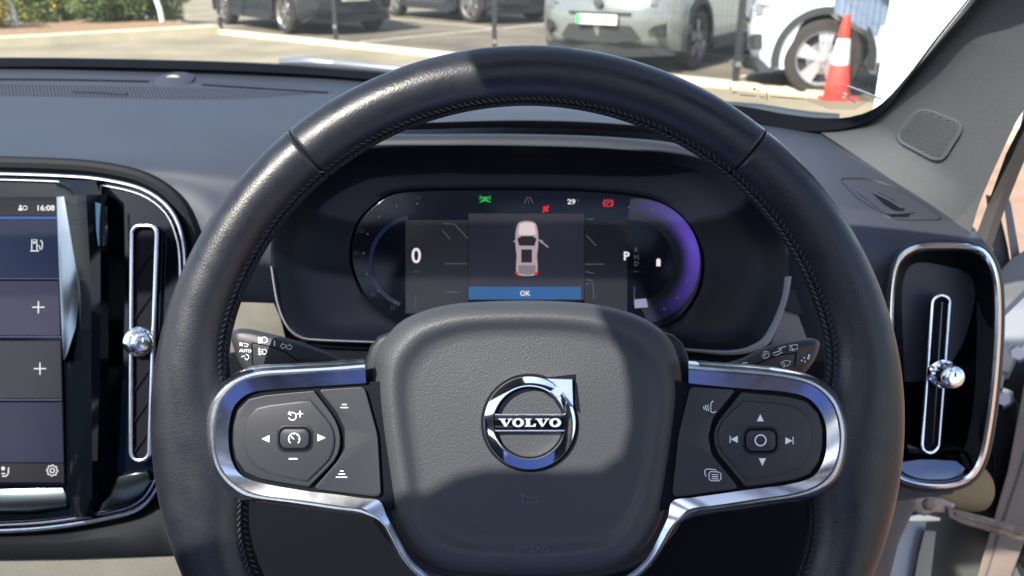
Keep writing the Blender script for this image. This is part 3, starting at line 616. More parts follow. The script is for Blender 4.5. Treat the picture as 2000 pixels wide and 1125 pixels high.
b = MB(); b.grid([[W(x, y, d) for x, y, d in ((-420, 1040, .765), (0, 1040, .765), (120, 1034, .765), (240, 1008, .765), (300, 975, .765), (350, 930, .77), (420, 900, .78))],
 [W(x, y, d) for x, y, d in ((-420, 1062, .752), (0, 1062, .752), (130, 1060, .752), (240, 1045, .752), (310, 1025, .752), (360, 1010, .755), (430, 1000, .76))],
 [W(x, y, d) for x, y, d in ((-420, 1092, .757), (0, 1092, .757), (130, 1090, .757), (240, 1086, .757), (310, 1083, .757), (360, 1082, .76), (430, 1082, .765))],
 [W(x, y, d) for x, y, d in ((-420, 1096, .78), (0, 1096, .78), (130, 1094, .78), (240, 1089, .78), (310, 1086, .78), (360, 1085, .78), (430, 1085, .785))]])
b.build('lower_band', mat('band_vinyl', rgb(.009, .010, .012), .65, bump=.5, bscale=700, spec=.1), dash, 60)
slab('lower_shelf', [(-420, 1094), (150, 1089), (345, 1084), (352, 1100), (362, 1160), (370, 1400), (-420, 1400)], at(.765), 0, -.03, mat('shelf_vinyl', rgb(.09, .087, .072), .6, bump=.6, bscale=600, var=.08, vscale=25), dash, 3)
slab('lower_side', [(347, 1084), (440, 1082), (440, 1400), (368, 1400), (362, 1160), (352, 1100)], at(.768), 0, -.03, M['softdark'], dash, 3)

# ---------------------------------------------------------------- instrument cluster
clus = thing('instrument_cluster', 'oval digital instrument display under the hood, seen through the steering wheel', 'instrument cluster', W(1030, 680, .70))
co = [(1030, 676), (880, 672), (740, 668), (620, 663), (585, 657), (560, 636), (541, 592), (530, 526), (535, 440), (580, 350), (650, 300), (750, 284), (1030, 280), (1250, 290), (1380, 310), (1470, 370), (1530, 450), (1543, 530), (1535, 580), (1512, 640), (1490, 672), (1430, 688), (1326, 680), (1180, 676)]
ci = [(1030, 640), (930, 640), (830, 640), (780, 630), (735, 600), (705, 560), (688, 500), (700, 440), (730, 405), (765, 382), (820, 374), (930, 372), (1030, 372), (1130, 374), (1230, 382), (1285, 395), (1330, 425), (1362, 475), (1370, 520), (1360, 570), (1330, 615), (1290, 638), (1230, 645), (1130, 640)]
O = cr([(*p, 0) for p in co], 140, True); I = cr([(*p, 0) for p in ci], 140, True); rows = []
for t, d in ((0, .715), (0, .690), (.03, .688), (.08, .69), (.25, .705), (.55, .718), (.85, .724), (.96, .727), (1, .733)):
    rows.append([W(a.x+(c.x-a.x)*t, a.y+(c.y-a.y)*t, d) for a, c in zip(O, I)])
MB().grid(rows, True).build('binnacle', M['bowl'], clus, 50)
band('rim_trim', [(528, 520), (540, 592), (559, 638), (584, 660), (620, 667), (740, 671), (880, 676)], [(533, 520), (545, 590), (563, 634), (587, 656), (620, 662), (740, 667), (880, 672)], [(0, 0), (.5, .003), (1, 0)], at(.687), mat('rim_satin', rgb(.20, .20, .22), .35), clus, 50)
band('rim_trim', [(1546, 540), (1538, 585), (1516, 645), (1492, 678), (1430, 693), (1326, 685), (1200, 680)], [(1533, 540), (1526, 585), (1504, 638), (1480, 668), (1428, 684), (1326, 680), (1200, 676)], [(0, 0), (.5, .003), (1, 0)], at(.687), bpy.data.materials['rim_satin'], clus, 50)
slab('display', [(p.x, p.y) for p in I], at(.729), .002, -.01, M['screenblack'], clus, .6)
dsp = at(.7265)
dg = lambda x, y, w=0: dsp(x, y, w)
# violet reflection painted as screen glow on the right gauge, then the scale dots
def crescent(name, cx, cy, r0, r1, a0, a1, m_, ox=0, w=.0002, n=40):
    b = MB(); b.grid([[dsp(*p, w) for p in circ(cx, cy, r0, n=n, a0=a0, a1=a1)], [dsp(*p, w) for p in circ(cx+ox, cy, r1, n=n, a0=a0, a1=a1)]]); return b.build(name, m_, clus)
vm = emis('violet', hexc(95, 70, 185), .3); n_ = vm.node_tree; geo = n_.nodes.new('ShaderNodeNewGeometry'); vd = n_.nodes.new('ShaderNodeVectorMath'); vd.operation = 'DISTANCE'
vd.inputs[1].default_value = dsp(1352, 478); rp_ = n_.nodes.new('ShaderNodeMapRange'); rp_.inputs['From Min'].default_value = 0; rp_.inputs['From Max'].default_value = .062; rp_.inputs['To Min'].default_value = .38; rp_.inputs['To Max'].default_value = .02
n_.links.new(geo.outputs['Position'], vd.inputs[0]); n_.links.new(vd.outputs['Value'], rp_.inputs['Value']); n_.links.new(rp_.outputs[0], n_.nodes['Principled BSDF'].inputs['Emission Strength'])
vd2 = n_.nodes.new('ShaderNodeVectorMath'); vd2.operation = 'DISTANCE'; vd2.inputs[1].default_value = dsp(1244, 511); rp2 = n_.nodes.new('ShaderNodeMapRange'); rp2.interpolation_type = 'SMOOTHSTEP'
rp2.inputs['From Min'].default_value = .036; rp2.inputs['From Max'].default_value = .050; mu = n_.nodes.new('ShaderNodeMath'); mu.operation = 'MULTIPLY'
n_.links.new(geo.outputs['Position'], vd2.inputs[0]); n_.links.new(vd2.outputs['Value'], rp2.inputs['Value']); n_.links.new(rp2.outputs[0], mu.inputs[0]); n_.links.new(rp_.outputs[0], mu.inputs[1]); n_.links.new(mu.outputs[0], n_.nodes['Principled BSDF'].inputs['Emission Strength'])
crescent('violet_reflection', 1244, 511, 123, 80, -80, 96, vm, ox=-10)
crescent('speed_gauge', 812, 512, 92, 84, 100, 250, E('gauge_blue', (22, 36, 78), .16), w=.0003)
b = []
for a in (96, 72, 52, 34, 16, -2, -20, -40, -58):
    p = circ(1240, 512, 108, n=1, a0=a, a1=a+360)[0]; b.append([(p[0]-1.6, p[1]-1.6), (p[0]+1.6, p[1]-1.6), (p[0]+1.6, p[1]+1.6), (p[0]-1.6, p[1]+1.6)])
for x, y in ((815, 398), (775, 403), (741, 424), (718, 457), (710, 495), (717, 535), (739, 568), (772, 590)): b.append([(x-1.6, y-1.6), (x+1.6, y-1.6), (x+1.6, y+1.6), (x-1.6, y+1.6)])
strokes('scale_dot', [], 1, dg, EDIM, clus, .0005, b)
for s_, x, y in (('160', 815, 386), ('140', 769, 391), ('120', 730, 414), ('100', 705, 451), ('80', 697, 494), ('60', 704, 540), ('40', 729, 576), ('20', 767, 601)): text('scale_number', s_, x, y, 8, dg, E('dimnum', (70, 70, 80), .12) if 'dimnum' not in bpy.data.materials else bpy.data.materials['dimnum'], clus)
text('speed_digit', '0', 813, 499, 30, dg, EW, clus, off=.012, sx=.95); text('speed_unit', 'mph', 813, 531, 6, dg, EDIM, clus)
# left pane paints a grey reflection as glow; the others are display panels
def panel(name, x0, y0, x1, y1, c, s_, w=.0001): return strokes(name, [], 1, dg, E(name, c, s_, var=.1, vscale=40), clus, w, [[(x0, y0), (x1, y0), (x1, y1), (x0, y1)]])
panel('glare_pane', 792, 430, 914, 612, (40, 42, 46), .20); panel('map_pane_right', 1142, 432, 1225, 612, (34, 36, 50), .07)
panel('message_pane', 915, 417, 1141, 586, (34, 34, 48), .30, .0003)
panel('message_button', 915, 560, 1135, 585, (18, 84, 140), .42, .0005)
text('message_text', 'OK', 1026, 573, 10, dg, EW, clus, w=.0008, off=.02)
strokes('map_road', [[(866, 436), (888, 438), (914, 466)], [(864, 450), (880, 468)], [(868, 515), (912, 515)], [(870, 570), (898, 571)], [(1146, 428), (1160, 428)], [(1145, 459), (1164, 480)], [(1143, 516), (1180, 516)], [(1143, 530), (1160, 534)], [(1143, 546), (1158, 548)], [(1143, 555), (1158, 553), (1160, 585)]], 1.8, dg, EDIM, clus, .0006)
# little top view car
cw_ = E('car_icon', (190, 170, 175), .32); cs = lambda n, pl, m_, w=.0007: strokes(n, [], 1, dg, m_, clus, w, [pl])
cs('car_icon', [(p.x, p.y) for p in cr([(1011, 438, 0), (1018, 433, 0), (1029, 431.5, 0), (1040, 433, 0), (1047, 438, 0), (1051, 456, 0), (1051, 480, 0), (1049, 500, 0), (1050, 526, 0), (1045, 537, 0), (1029, 539, 0), (1013, 537, 0), (1008, 526, 0), (1009, 500, 0), (1007, 480, 0), (1007, 456, 0)], 60, True)], cw_)
cs('car_icon_windscreen', [(1010, 466), (1020, 461), (1040, 461), (1048, 466), (1044, 480), (1014, 480)], E('icon_dark', (40, 38, 44), .3), .0009)
cs('car_icon_roof', [(1018, 487), (1039, 487), (1039, 513), (1018, 513)], bpy.data.materials['icon_dark'], .0009)
cs('car_icon_bonnet', [(1015, 438), (1022, 435), (1037, 435), (1044, 438), (1047, 457), (1040, 459), (1019, 459), (1012, 457)], E('icon_light', (222, 205, 205), .38), .0009)
cs('car_icon_boot', [(1012, 518), (1046, 518), (1046, 534), (1030, 537), (1013, 534)], E('icon_grey', (140, 130, 134), .32), .0009)
strokes('car_icon_door', [[(1052, 468), (1071, 483)], [(1056, 474), (1060, 469)], [(1003, 472), (1008, 470)]], 2.2, dg, cw_, clus, .0008)
cs('car_icon_lamp', [(1006, 530), (1012, 532), (1012, 538), (1008, 537)], ER, .001); cs('car_icon_lamp', [(1052, 530), (1044, 532), (1044, 538), (1049, 537)], ER, .001)
# warning lamps
strokes('side_light_symbol', [[(937, 383), (946, 388), (936, 388)], [(937, 395), (946, 390)], [(958, 383), (949, 388), (959, 388)], [(958, 395), (949, 390)], [(944, 384), (951, 394)], [(951, 384), (944, 394)]], 2.2, dg, EG, clus, .0007)
strokes('lane_symbol', [[(1024, 398), (1029, 386), (1036, 386), (1041, 398)], [(1032.5, 390), (1032.5, 393)], [(1032.5, 395), (1032.5, 398)]], 1.6, dg, EDIM, clus, .0007)
strokes('belt_symbol', [[(1060, 415), (1072, 403)], [(1061, 404), (1071, 413)]], 3.0, dg, ER, clus, .0007, [circ(1064, 406, 3.2, n=10), circ(1070, 404, 2.6, n=10), [(1061, 408), (1070, 406), (1071, 412), (1063, 413)]])
text('temperature', '29', 1116, 394, 10, dg, EW, clus, w=.0007, sx=1.2, off=.02); text('temperature_unit', '°C', 1129, 392, 5, dg, EDIM, clus, w=.0007)
strokes('parking_brake_symbol', [circ(1188, 397, 6.5, n=24)+[circ(1188, 397, 6.5, n=24)[0]], circ(1188, 397, 9.5, n=16, a0=-50, a1=50), circ(1188, 397, 9.5, n=16, a0=130, a1=230)], 1.7, dg, ER, clus, .0007)
text('parking_brake_letter', 'P', 1188, 397, 7, dg, ER, clus, w=.0008, off=.02)
text('gear_selected', 'P', 1224, 500, 17, dg, EW, clus, w=.0007, off=.03)
for s_, y in (('R', 488), ('N', 502), ('D', 515)): text('gear_letter', s_, 1243, y, 9, dg, EDIM, clus, w=.0007)
text('gear_note', '- - mi - -', 1241, 530, 4, dg, EDIM, clus, w=.0007)
strokes('battery_symbol', [], 1, dg, EW, clus, .0007, [[(1282, 508), (1284, 505), (1288, 505), (1290, 508), (1290, 520), (1282, 520)]])
strokes('warning_tab', [], 1, dg, E('tab', (150, 150, 180), .35), clus, .0007, [[(1238, 585), (1262, 583), (1266, 600), (1240, 602)]])
strokes('needle_line', [[(812, 575), (812, 602)], [(1239, 560), (1239, 590)]], 1.4, dg, EDIM, clus, .0007)

# ---------------------------------------------------------------- centre stack
stack = thing('centre_display', 'portrait touchscreen in a gloss black chrome edged panel left of the wheel', 'touchscreen', W(0, 1040, .75))
so_ = [(-420, 332), (-150, 332), (0, 334), (120, 338), (200, 345), (280, 364), (332, 400), (358, 450), (368, 520), (367, 700), (345, 860), (315, 950), (275, 998), (200, 1020), (100, 1036), (0, 1043), (-150, 1046), (-420, 1048)]
sp = [(p.x, p.y) for p in cr([(*p, 0) for p in so_], 120, False)]
slab('gloss_panel', sp, at(.752), 0, -.03, M['piano'], stack, 5)
ins = [(x, y) for x, y in inset(sp, 6)]; ins2 = [(x, y) for x, y in inset(sp, 17)]
b = MB(); b.tube([W(x, y, .748) for x, y in ins[2:-2]], .0016, 8, caps=True); b.build('chrome_edge', M['chrome'], stack)
b = MB(); b.tube([W(x, y, .749) for x, y in ins2[2:-2]], .0009, 8, caps=True); b.build('chrome_edge', M['chrome'], stack)
b = MB(); go = inset(sp, -14); b.tube([W(x, y, .768) for x, y in go[2:-2]], .007, 10); b.build('surround', mat('surround_black', rgb(.006, .007, .009), .55, spec=.2), stack)
# screen glass, raised right frame
slab('screen_glass', [(-420, 385), (112, 385), (118, 600), (124, 800), (127, 948), (-420, 952)], at(.748), .003, -.002, M['screenblack'], stack, 1)
sd = at(.7446)
def spane(name, y0, y1, c, s_, x0=-420):
    xr = lambda y: 110+ (y-385)*.027
    return strokes(name, [], 1, sd, E(name, c, s_, var=.12, vscale=14), stack, 0, [[(x0, y0), (xr(y0), y0), (xr(y1), y1), (x0, y1)]])
spane('status_bar', 392, 421, (20, 20, 24), .35); spane('blue_rule', 423, 428, (40, 95, 170), .40)
spane('navigation_card', 430, 542, (20, 34, 66), .42); spane('phone_card', 549, 655, (54, 54, 78), .42)
spane('media_card', 666, 778, (44, 42, 48), .42); spane('app_card', 786, 903, (26, 36, 60), .42); spane('climate_bar', 905, 942, (26, 24, 26), .4)
for y in (545, 659, 782): strokes('card_edge', [[(-420, y-1), (120, y-1)]], 2, sd, E('card_edge_%d' % y, (95, 100, 140), .35), stack, .0002)
EWS = E('screen_white2', (240, 240, 240), .5)
text('clock_text', '16:08', 90, 406, 11, sd, EWS, stack, w=.0004, off=.015, sx=1.1)
strokes('profile_symbol', [circ(49, 406, 4, n=16)+[circ(49, 406, 4, n=16)[0]]], 1.3, sd, EWS, stack, .0004, [circ(40, 403, 2.4, n=12), [(35.5, 411), (37, 406.5), (43, 406.5), (44.5, 411)]])
strokes('fuel_symbol', [[(62, 489), (62, 468), (72, 468), (72, 489)], [(59, 490), (76, 490)], [(64, 472), (70, 472)], [(64, 475), (70, 475)], [(74, 480), (77, 480), (78, 487), (82, 486), (83, 474), (79, 469)]], 1.6, sd, EWS, stack, .0004)
for y, x in ((600, 75), (720, 78)): strokes('plus_symbol', [[(x-12, y), (x+12, y)], [(x, y-12), (x, y+12)]], 2, sd, EWS, stack, .0004)
gear = []
for k in range(33):
    a = 2*math.pi*k/32; r = 11 if (k//2) % 2 == 0 else 8.8; gear.append((102+r*math.cos(a), 919+r*math.sin(a)))
strokes('settings_symbol', [gear, circ(102, 919, 4.2, n=20)+[circ(102, 919, 4.2, n=20)[0]]], 1.7, sd, EWS, stack, .0004)
strokes('seat_symbol', [[(17, 913), (16, 925), (12, 930), (4, 930)], [(3, 925), (10, 925)]], 2, sd, EWS, stack, .0004, [circ(6, 915, 3.6, n=14)])
# raised gloss frame to the right of the screen, made of long facets
def prism_strip(name, secs, m_, par):
    """secs: list of rows (y, [(x,d),...])"""
    rows = [[W(x, y, d) for x, d in pts] for y, pts in secs]; return MB().grid(rows).build(name, m_, par, 12)
prism_strip('screen_frame', [(352, [(112, .75), (128, .738), (160, .735), (186, .742), (200, .752)]), (380, [(108, .749), (146, .733), (168, .722), (196, .728), (211, .752)]), (560, [(114, .749), (158, .735), (178, .722), (196, .726), (212, .752)]),
 (700, [(122, .749), (146, .738), (178, .723), (196, .727), (212, .752)]), (900, [(126, .749), (150, .738), (180, .724), (190, .728), (212, .752)]), (970, [(128, .749), (140, .74), (180, .728), (188, .732), (205, .752)]), (1010, [(140, .752), (146, .748), (165, .74), (178, .742), (190, .752)])], M['piano'], stack)
slab('glint_strip', [(110, 384), (150, 381), (156, 420), (159, 480), (157, 560), (148, 640), (132, 690), (124, 706), (120, 640), (114, 500)], (lambda x, y, w=0: W(x, y, .732+.010*(712-y)/328-w)), 0, -.012, mat('glint_metal', rgb(.17, .21, .24), .12, 1.0), stack, 1)  # added metal strips standing in for bright reflections on the black frame
MB().grid([[W(186, 395, .7195), W(198, 398, .7225), W(210, 404, .729)], [W(188, 450, .7195), W(199, 450, .7225), W(210, 450, .729)], [W(192, 480, .719), W(200, 480, .722), W(207, 478, .727)]]).build('glint_strip', bpy.data.materials['glint_metal'], stack)
slab('tray', [(-420, 962), (124, 950), (132, 966), (132, 990), (60, 1000), (-420, 1004)], (lambda x, y, w=0: W(x, y, .752-.006*(y-955)/50-w)), .002, -.004, mat('tray_gloss', rgb(.022, .028, .032), .14, 1.0), stack, 4)
slab('tray', [(222, 930), (288, 918), (296, 940), (280, 965), (250, 985), (190, 1002)], (lambda x, y, w=0: W(x, y, .750-.006*(y-920)/80-w)), .002, -.004, bpy.data.materials['tray_gloss'], stack, 4)

# ---------------------------------------------------------------- left vent slider
lv = thing('air_vent', 'tall slim chrome ringed air vent with knurled knob beside the touchscreen', 'air vent', W(275, 900, .74))
vo = [(p[0], p[1]) for p in rrect(256, 441, 306, 899, 16, 6)]
vo = [(x-(16 if x > 280 else 2)*(y-441)/458+1, y) for x, y in vo]
slab('slot', vo, at(.746), .0008, -.003, M['void'], lv, 2)
b = MB(); b.tube([W(x, y, .742) for x, y in vo], .0019, 12, closed=True); b.build('chrome_ring', M['chrome'], lv)
for y in (520, 600, 740, 800, 860): MB().tube([W(262, y+24, .744), W(296, y-24, .7446)], .0008, 5).build('vane', M['void'], lv)
ax = (-FV+RV*.62-UV_*.02).normalized(); kb_ = W(272, 667, .742)
b = MB().lathe(kb_, ax, [(0, .0132), (.003, .0132), (.005, .0115), (.006, .0100)], 40).build('knob_collar', M['chrome2'], lv)
b = MB().lathe(kb_, ax, [(.005, .0095), (.007, .0100), (.015, .0100), (.017, .0090), (.0185, .0075), (.0192, .004)], 64, flute=(.006, .0155, 16)).build('knob', M['chrome'], lv)
kc_ = kb_+ax*.0196; MB().tube([kc_+UV_*.001, kc_+UV_*.0045], .0005, 5).build('knob_mark', M['white'], lv)

# ---------------------------------------------------------------- right vent
rv = thing('air_vent', 'upright rounded air vent with chrome frame and knob at the door end of the dashboard', 'air vent', W(1845, 955, .72))
def vent_out(k):
    pts = [(1845, 478), (1900, 482), (1930, 500), (1948, 545), (1952, 620), (1947, 720), (1934, 830), (1918, 900), (1890, 938), (1840, 951), (1780, 945), (1745, 925), (1736, 880), (1735, 780), (1736, 640), (1740, 560), (1752, 510), (1785, 483)]
    c = [(p.x, p.y) for p in cr([(*p, 0) for p in pts], 110, True)]; return inset(c, k)
slab('housing', vent_out(-11), at(.712), .010, -.05, M['softdark'], rv, 9, bw=.006, cap1=False)
rows = [[W(x, y, .701) for x, y in vent_out(-4)], [W(x, y, .694) for x, y in vent_out(-2)], [W(x, y, .6925) for x, y in vent_out(2)], [W(x, y, .694) for x, y in vent_out(8)], [W(x, y, .70) for x, y in vent_out(12)]]
MB().grid(rows, True).build('chrome_frame', M['chrome'], rv, 60)
inn = [(p.x, p.y) for p in cr([(1845, 535), (1890, 540), (1905, 575), (1908, 660), (1902, 780), (1885, 870), (1860, 896), (1800, 893), (1775, 880), (1768, 800), (1768, 650), (1772, 570), (1795, 537)], 110, True)]
vi = vent_out(12)
k0 = min(range(110), key=lambda i: (inn[i][0]-vi[0][0])**2+(inn[i][1]-vi[0][1])**2); inn = inn[k0:]+inn[:k0]
rows = [[W(x, y, .699) for x, y in vi], [W(a[0]*.75+c_[0]*.25, a[1]*.75+c_[1]*.25, .708) for a, c_ in zip(vi, inn)], [W(a[0]*.25+c_[0]*.75, a[1]*.25+c_[1]*.75, .722) for a, c_ in zip(vi, inn)], [W(x, y, .730) for x, y in inn]]
MB().grid(rows, True, cap1=True).build('gloss_bowl', M['piano'], rv, 40)
so2 = [(x, y) for x, y in rrect(1822, 577, 1856, 884, 16, 6)]; so2 = [(x-22*(y-577)/307+ (0 if x < 1840 else -2*(y-577)/307), y) for x, y in so2]
b = MB(); b.tube([W(x, y, .702) for x, y in so2], .0013, 10, closed=True); b.build('slot_frame', M['chrome'], rv)
slab('slot', so2, at(.708), .004, -.02, M['void'], rv, 2)
smk = bpy.data.materials['glint_metal'] if 'glint_metal' in bpy.data.materials else M['dark_chrome']
smk2 = mat('bevel_reflection', rgb(.13, .14, .19), .2, 1.0)
slab('bowl_reflection_slab', [(1752, 926), (1758, 902), (1800, 896), (1868, 899), (1888, 914), (1880, 930), (1850, 938), (1800, 938)], (lambda x, y, w=0: W(x, y, .706-.0045*(y-896)/42-w)), .001, -.012, smk2, rv, 3)  # metal slab added over the gloss bowl to carry its bluish reflection
b = MB(); b.tube([W(1840, 590, .701), W(1822, 868, .701)], .0008, 6); b.build('slot_rail', M['dark_chrome'], rv)
ax = (-FV+RV*.0-UV_*.06).normalized(); kb_ = W(1840, 730, .700)
MB().lathe(kb_, ax, [(0, .0118), (.002, .0118), (.003, .0105)], 40).build('knob_collar', M['chrome2'], rv)
MB().lathe(kb_, ax, [(.003, .0092), (.005, .0096), (.017, .0096), (.019, .0088), (.0205, .007), (.021, .004)], 64, flute=(.0045, .0165, 16)).build('knob', M['chrome'], rv)
kc_ = kb_+ax*.0216; MB().tube([kc_+UV_*.001, kc_+UV_*.0045], .0005, 5).build('knob_mark', M['plastic'], rv)

# ---------------------------------------------------------------- windscreen pillar trim and open door side
pil = thing('pillar_trim', 'grey fabric covered windscreen pillar at the right with a ribbed speaker grille', 'pillar trim', W(1850, 440, .78))
Lc = cr([W(*p) for p in ((2075, -290, .545), (1985, -120, .635), (1895, -2, .735), (1834, 76, .795), (1772, 156, .87), (1722, 212, .93), (1690, 240, .965), (1640, 252, .98), (1592, 252, .99))], 60)
Rc = cr([W(*p) for p in ((2420, -200, .50), (2260, -60, .54), (2140, 60, .60), (2050, 160, .65), (2000, 225, .68), (1958, 310, .71), (1925, 385, .735), (1910, 430, .75), (1902, 462, .76))], 60)
rows = []
for k in range(13):
    t = k/12; rows.append([a.lerp(c, t)-FV*(.035*math.sin(math.pi*t)**.8)*(1-i/59*.9)+FV*(.006*t**4) for i, (a, c) in enumerate(zip(Lc, Rc))])
pt_ = MB().grid(rows).build('cover', M['fabric'], pil, 60)
ps = snapper(pt_)
def rq(pts, n=60, r=.28):
    out = []
    for i in range(len(pts)):
        a, b_, c = Vector(pts[i-1]), Vector(pts[i]), Vector(pts[(i+1) % len(pts)]); p, q = b_.lerp(a, r), b_.lerp(c, r)
        for k in range(9): t = k/8; m_ = p.lerp(b_, t).lerp(b_.lerp(q, t), t); out.append((m_.x, m_.y))
    return out
go_ = rq([(1797, 205), (1890, 243), (1838, 325), (1738, 272)]); gi = rq([(1802, 215), (1880, 248), (1832, 314), (1748, 270)])
k = len(go_)
MB().grid([[ps(*p, .000) for p in go_], [ps(*p, .0050) for p in inset(go_, 2)], [ps(*p, .0060) for p in inset(go_, 5)], [ps(*p, .0035) for p in inset(go_, 9)]], True).build('grille_frame', mat('grille_frame', rgb(.10, .105, .105), .6, bump=.2), pil, 60)
gi = inset(go_, 9)
gcx = sum(p[0] for p in gi)/len(gi); gcy = sum(p[1] for p in gi)/len(gi)
MB().grid([[ps(gcx+(x-gcx)*q, gcy+(y-gcy)*q, .0035) for x, y in gi] for q in (1, .75, .5, .25, .05)], True, cap1=True).build('grille_mesh', mat('mesh_dark', rgb(.02, .022, .022), .8), pil)
def clipx(y_, poly):
    xs = []
    for i in range(len(poly)):
        a, b_ = poly[i-1], poly[i]
        if (a[1]-y_)*(b_[1]-y_) < 0: xs.append(a[0]+(b_[0]-a[0])*(y_-a[1])/(b_[1]-a[1]))
    return (min(xs), max(xs)) if len(xs) >= 2 else None
b = MB(); sh = [(x, y-(x-1815)*.14) for x, y in gi]; yy = min(p[1] for p in sh)+1
while yy < max(p[1] for p in sh):
    cxx = clipx(yy, sh)
    if cxx and cxx[1]-cxx[0] > 3: b.tube([ps(cxx[0]+(cxx[1]-cxx[0])*q, yy+(cxx[0]+(cxx[1]-cxx[0])*q-1815)*.14, .0042) for q in (0, .2, .4, .6, .8, 1)], .0007, 5)
    yy += 3.9
b.build('grille_rib', mat('rib_grey', rgb(.12, .125, .12), .6), pil)

door = thing('car_door', 'open car door beyond the right vent with grey frame and white panel', 'car door', W(1990, 800, .95))
slab('door_frame', [(1925, 380), (1945, 385), (1968, 480), (1975, 520), (1955, 540), (1940, 500)], at(.93), .0, -.02, M['seal'], door, 2)
slab('door_frame', [(1952, 372), (1962, 410), (1975, 505), (1992, 498), (1975, 400), (1964, 366)], at(.92), 0, -.015, mat('frame_grey', rgb(.12, .125, .13), .5), door, 2)
slab('window_ledge', [(1946, 538), (1975, 505), (2100, 430), (2100, 500), (2010, 560), (1948, 620)], at(.91), .0, -.03, bpy.data.materials['frame_grey'], door, 6)
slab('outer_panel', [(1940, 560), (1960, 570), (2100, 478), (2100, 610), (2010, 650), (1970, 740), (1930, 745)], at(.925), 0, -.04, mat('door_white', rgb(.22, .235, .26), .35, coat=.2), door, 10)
slab('wing_gap', [(1940, 760), (1965, 680), (2005, 610), (2100, 560), (2100, 900), (1940, 1000)], at(.935), .004, -.03, M['plastic'], door, 4)
hp = thing('hinge_pillar', 'shaded dark door pillar with hinges between the right vent and the open door', 'door pillar', W(1930, 1120, .92))
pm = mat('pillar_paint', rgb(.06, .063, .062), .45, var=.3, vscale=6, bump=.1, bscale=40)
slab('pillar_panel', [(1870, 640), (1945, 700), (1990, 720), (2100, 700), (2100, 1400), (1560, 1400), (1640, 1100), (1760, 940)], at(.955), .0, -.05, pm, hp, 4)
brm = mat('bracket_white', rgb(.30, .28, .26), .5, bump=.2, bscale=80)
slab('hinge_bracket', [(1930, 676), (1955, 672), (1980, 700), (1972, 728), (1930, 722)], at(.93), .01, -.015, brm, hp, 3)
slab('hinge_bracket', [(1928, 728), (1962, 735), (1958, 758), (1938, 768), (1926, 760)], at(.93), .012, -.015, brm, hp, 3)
boltm = mat('bolt_steel', rgb(.5, .5, .48), .3, .8)
for x, y in ((1986, 688), (1958, 776)):
    MB().lathe(W(x, y, .935), (-FV+RV*-.5).normalized(), [(0, .012), (.004, .012), (.005, .0075), (.016, .0075)], 6).build('bolt', boltm, hp, 20)
slab('hinge_arm', [(1950, 770), (1972, 760), (1990, 790), (1985, 830), (1970, 825), (1968, 800)], at(.94), .01, -.01, M['plastic'], hp, 3)
slal = slab('rubber_channel', [(2002, 740), (2060, 700), (2060, 900), (1955, 1180), (1893, 1180), (1930, 1050), (1968, 920)], at(.90), .0, -.012, mat('channel_brown', rgb(.16, .125, .105), .7, var=.08, vscale=20), hp, 5)
strokes('channel_groove', [[(2036, 780), (1990, 930), (1950, 1050), (1915, 1160)]], 4, at(.8985), M['seal'], hp, 0)
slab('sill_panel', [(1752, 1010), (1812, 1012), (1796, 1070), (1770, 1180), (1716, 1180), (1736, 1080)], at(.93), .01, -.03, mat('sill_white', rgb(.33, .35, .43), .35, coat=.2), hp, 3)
slab('sill_flange', [(1806, 1035), (1828, 1038), (1822, 1090), (1812, 1180), (1778, 1180), (1792, 1090)], at(.92), .01, -.02, mat('flange', rgb(.30, .27, .24), .5), hp, 3)
slab('hinge_cavity', [(1985, 900), (2100, 850), (2100, 1120), (1998, 1110), (1976, 1060)], at(.915), .0, -.03, M['void'], hp, 5)
stp = thing('door_check_strap', 'brown greased metal door check strap below the right vent', 'door check strap', W(1890, 1030, .86))
rust = mat('rusty_strap', rgb(.24, .18, .14), .5, .3, bump=.6, bscale=90, col2=rgb(.12, .09, .07), vscale=60)
slab('strap', [(1850, 990), (1890, 1000), (1950, 1016), (2000, 1032), (2001, 1056), (1975, 1052), (1930, 1038), (1880, 1024), (1852, 1010)], at(.86), .006, -.006, rust, stp, 4)
slab('strap_edge', [(1866, 1001), (1950, 1024), (1996, 1040), (1996, 1046), (1950, 1031), (1866, 1008)], at(.8535), .0015, -.001, rust, stp, 2)
slab('pivot_bracket', [(1784, 974), (1800, 968), (1838, 972), (1866, 984), (1858, 1003), (1826, 1000), (1806, 1008), (1782, 1000)], at(.868), .010, -.01, mat('bracket_tan', rgb(.34, .27, .21), .45, .3, bump=.5, bscale=80, col2=rgb(.18, .14, .11), vscale=50), stp, 5)
slab('pivot_washer', [(1762, 1010), (1800, 1002), (1838, 1010), (1836, 1018), (1790, 1020), (1764, 1020)], at(.872), .004, -.004, boltm, stp, 3)
MB().lathe(W(1812, 984, .860), (-FV), [(0, .0065), (.004, .0065), (.005, .0045)], 6).build('rivet', rust, stp)
bl = MB(); pr = []
A_, B_ = W(1812, 962, .88), W(1908, 948, .90)
for k in range(46): pr.append(((B_-A_).length*k/45, (.0165+.0045*math.sin(k*2*math.pi/5)+.006*k/45)))
tag(bl.lathe(A_, B_-A_, pr, 28).build('cable_bellows', mat('bellows', rgb(.50, .40, .25), .6), None, 60), 'cream ribbed rubber cable sleeve under the right vent', 'cable sleeve')
sealt = MB()
sealt.grid([[W(*p) for p in ((2130, 60, .62), (2010, 212, .69), (1965, 300, .735), (1932, 390, .76), (1908, 455, .775), (1900, 500, .78))], [W(*p) for p in ((2142, 75, .61), (2025, 228, .68), (1983, 315, .725), (1950, 400, .75), (1926, 470, .765), (1924, 520, .77))], [W(*p) for p in ((2155, 90, .63), (2040, 240, .70), (1996, 325, .745), (1962, 410, .77), (1938, 480, .785), (1936, 530, .79))]])
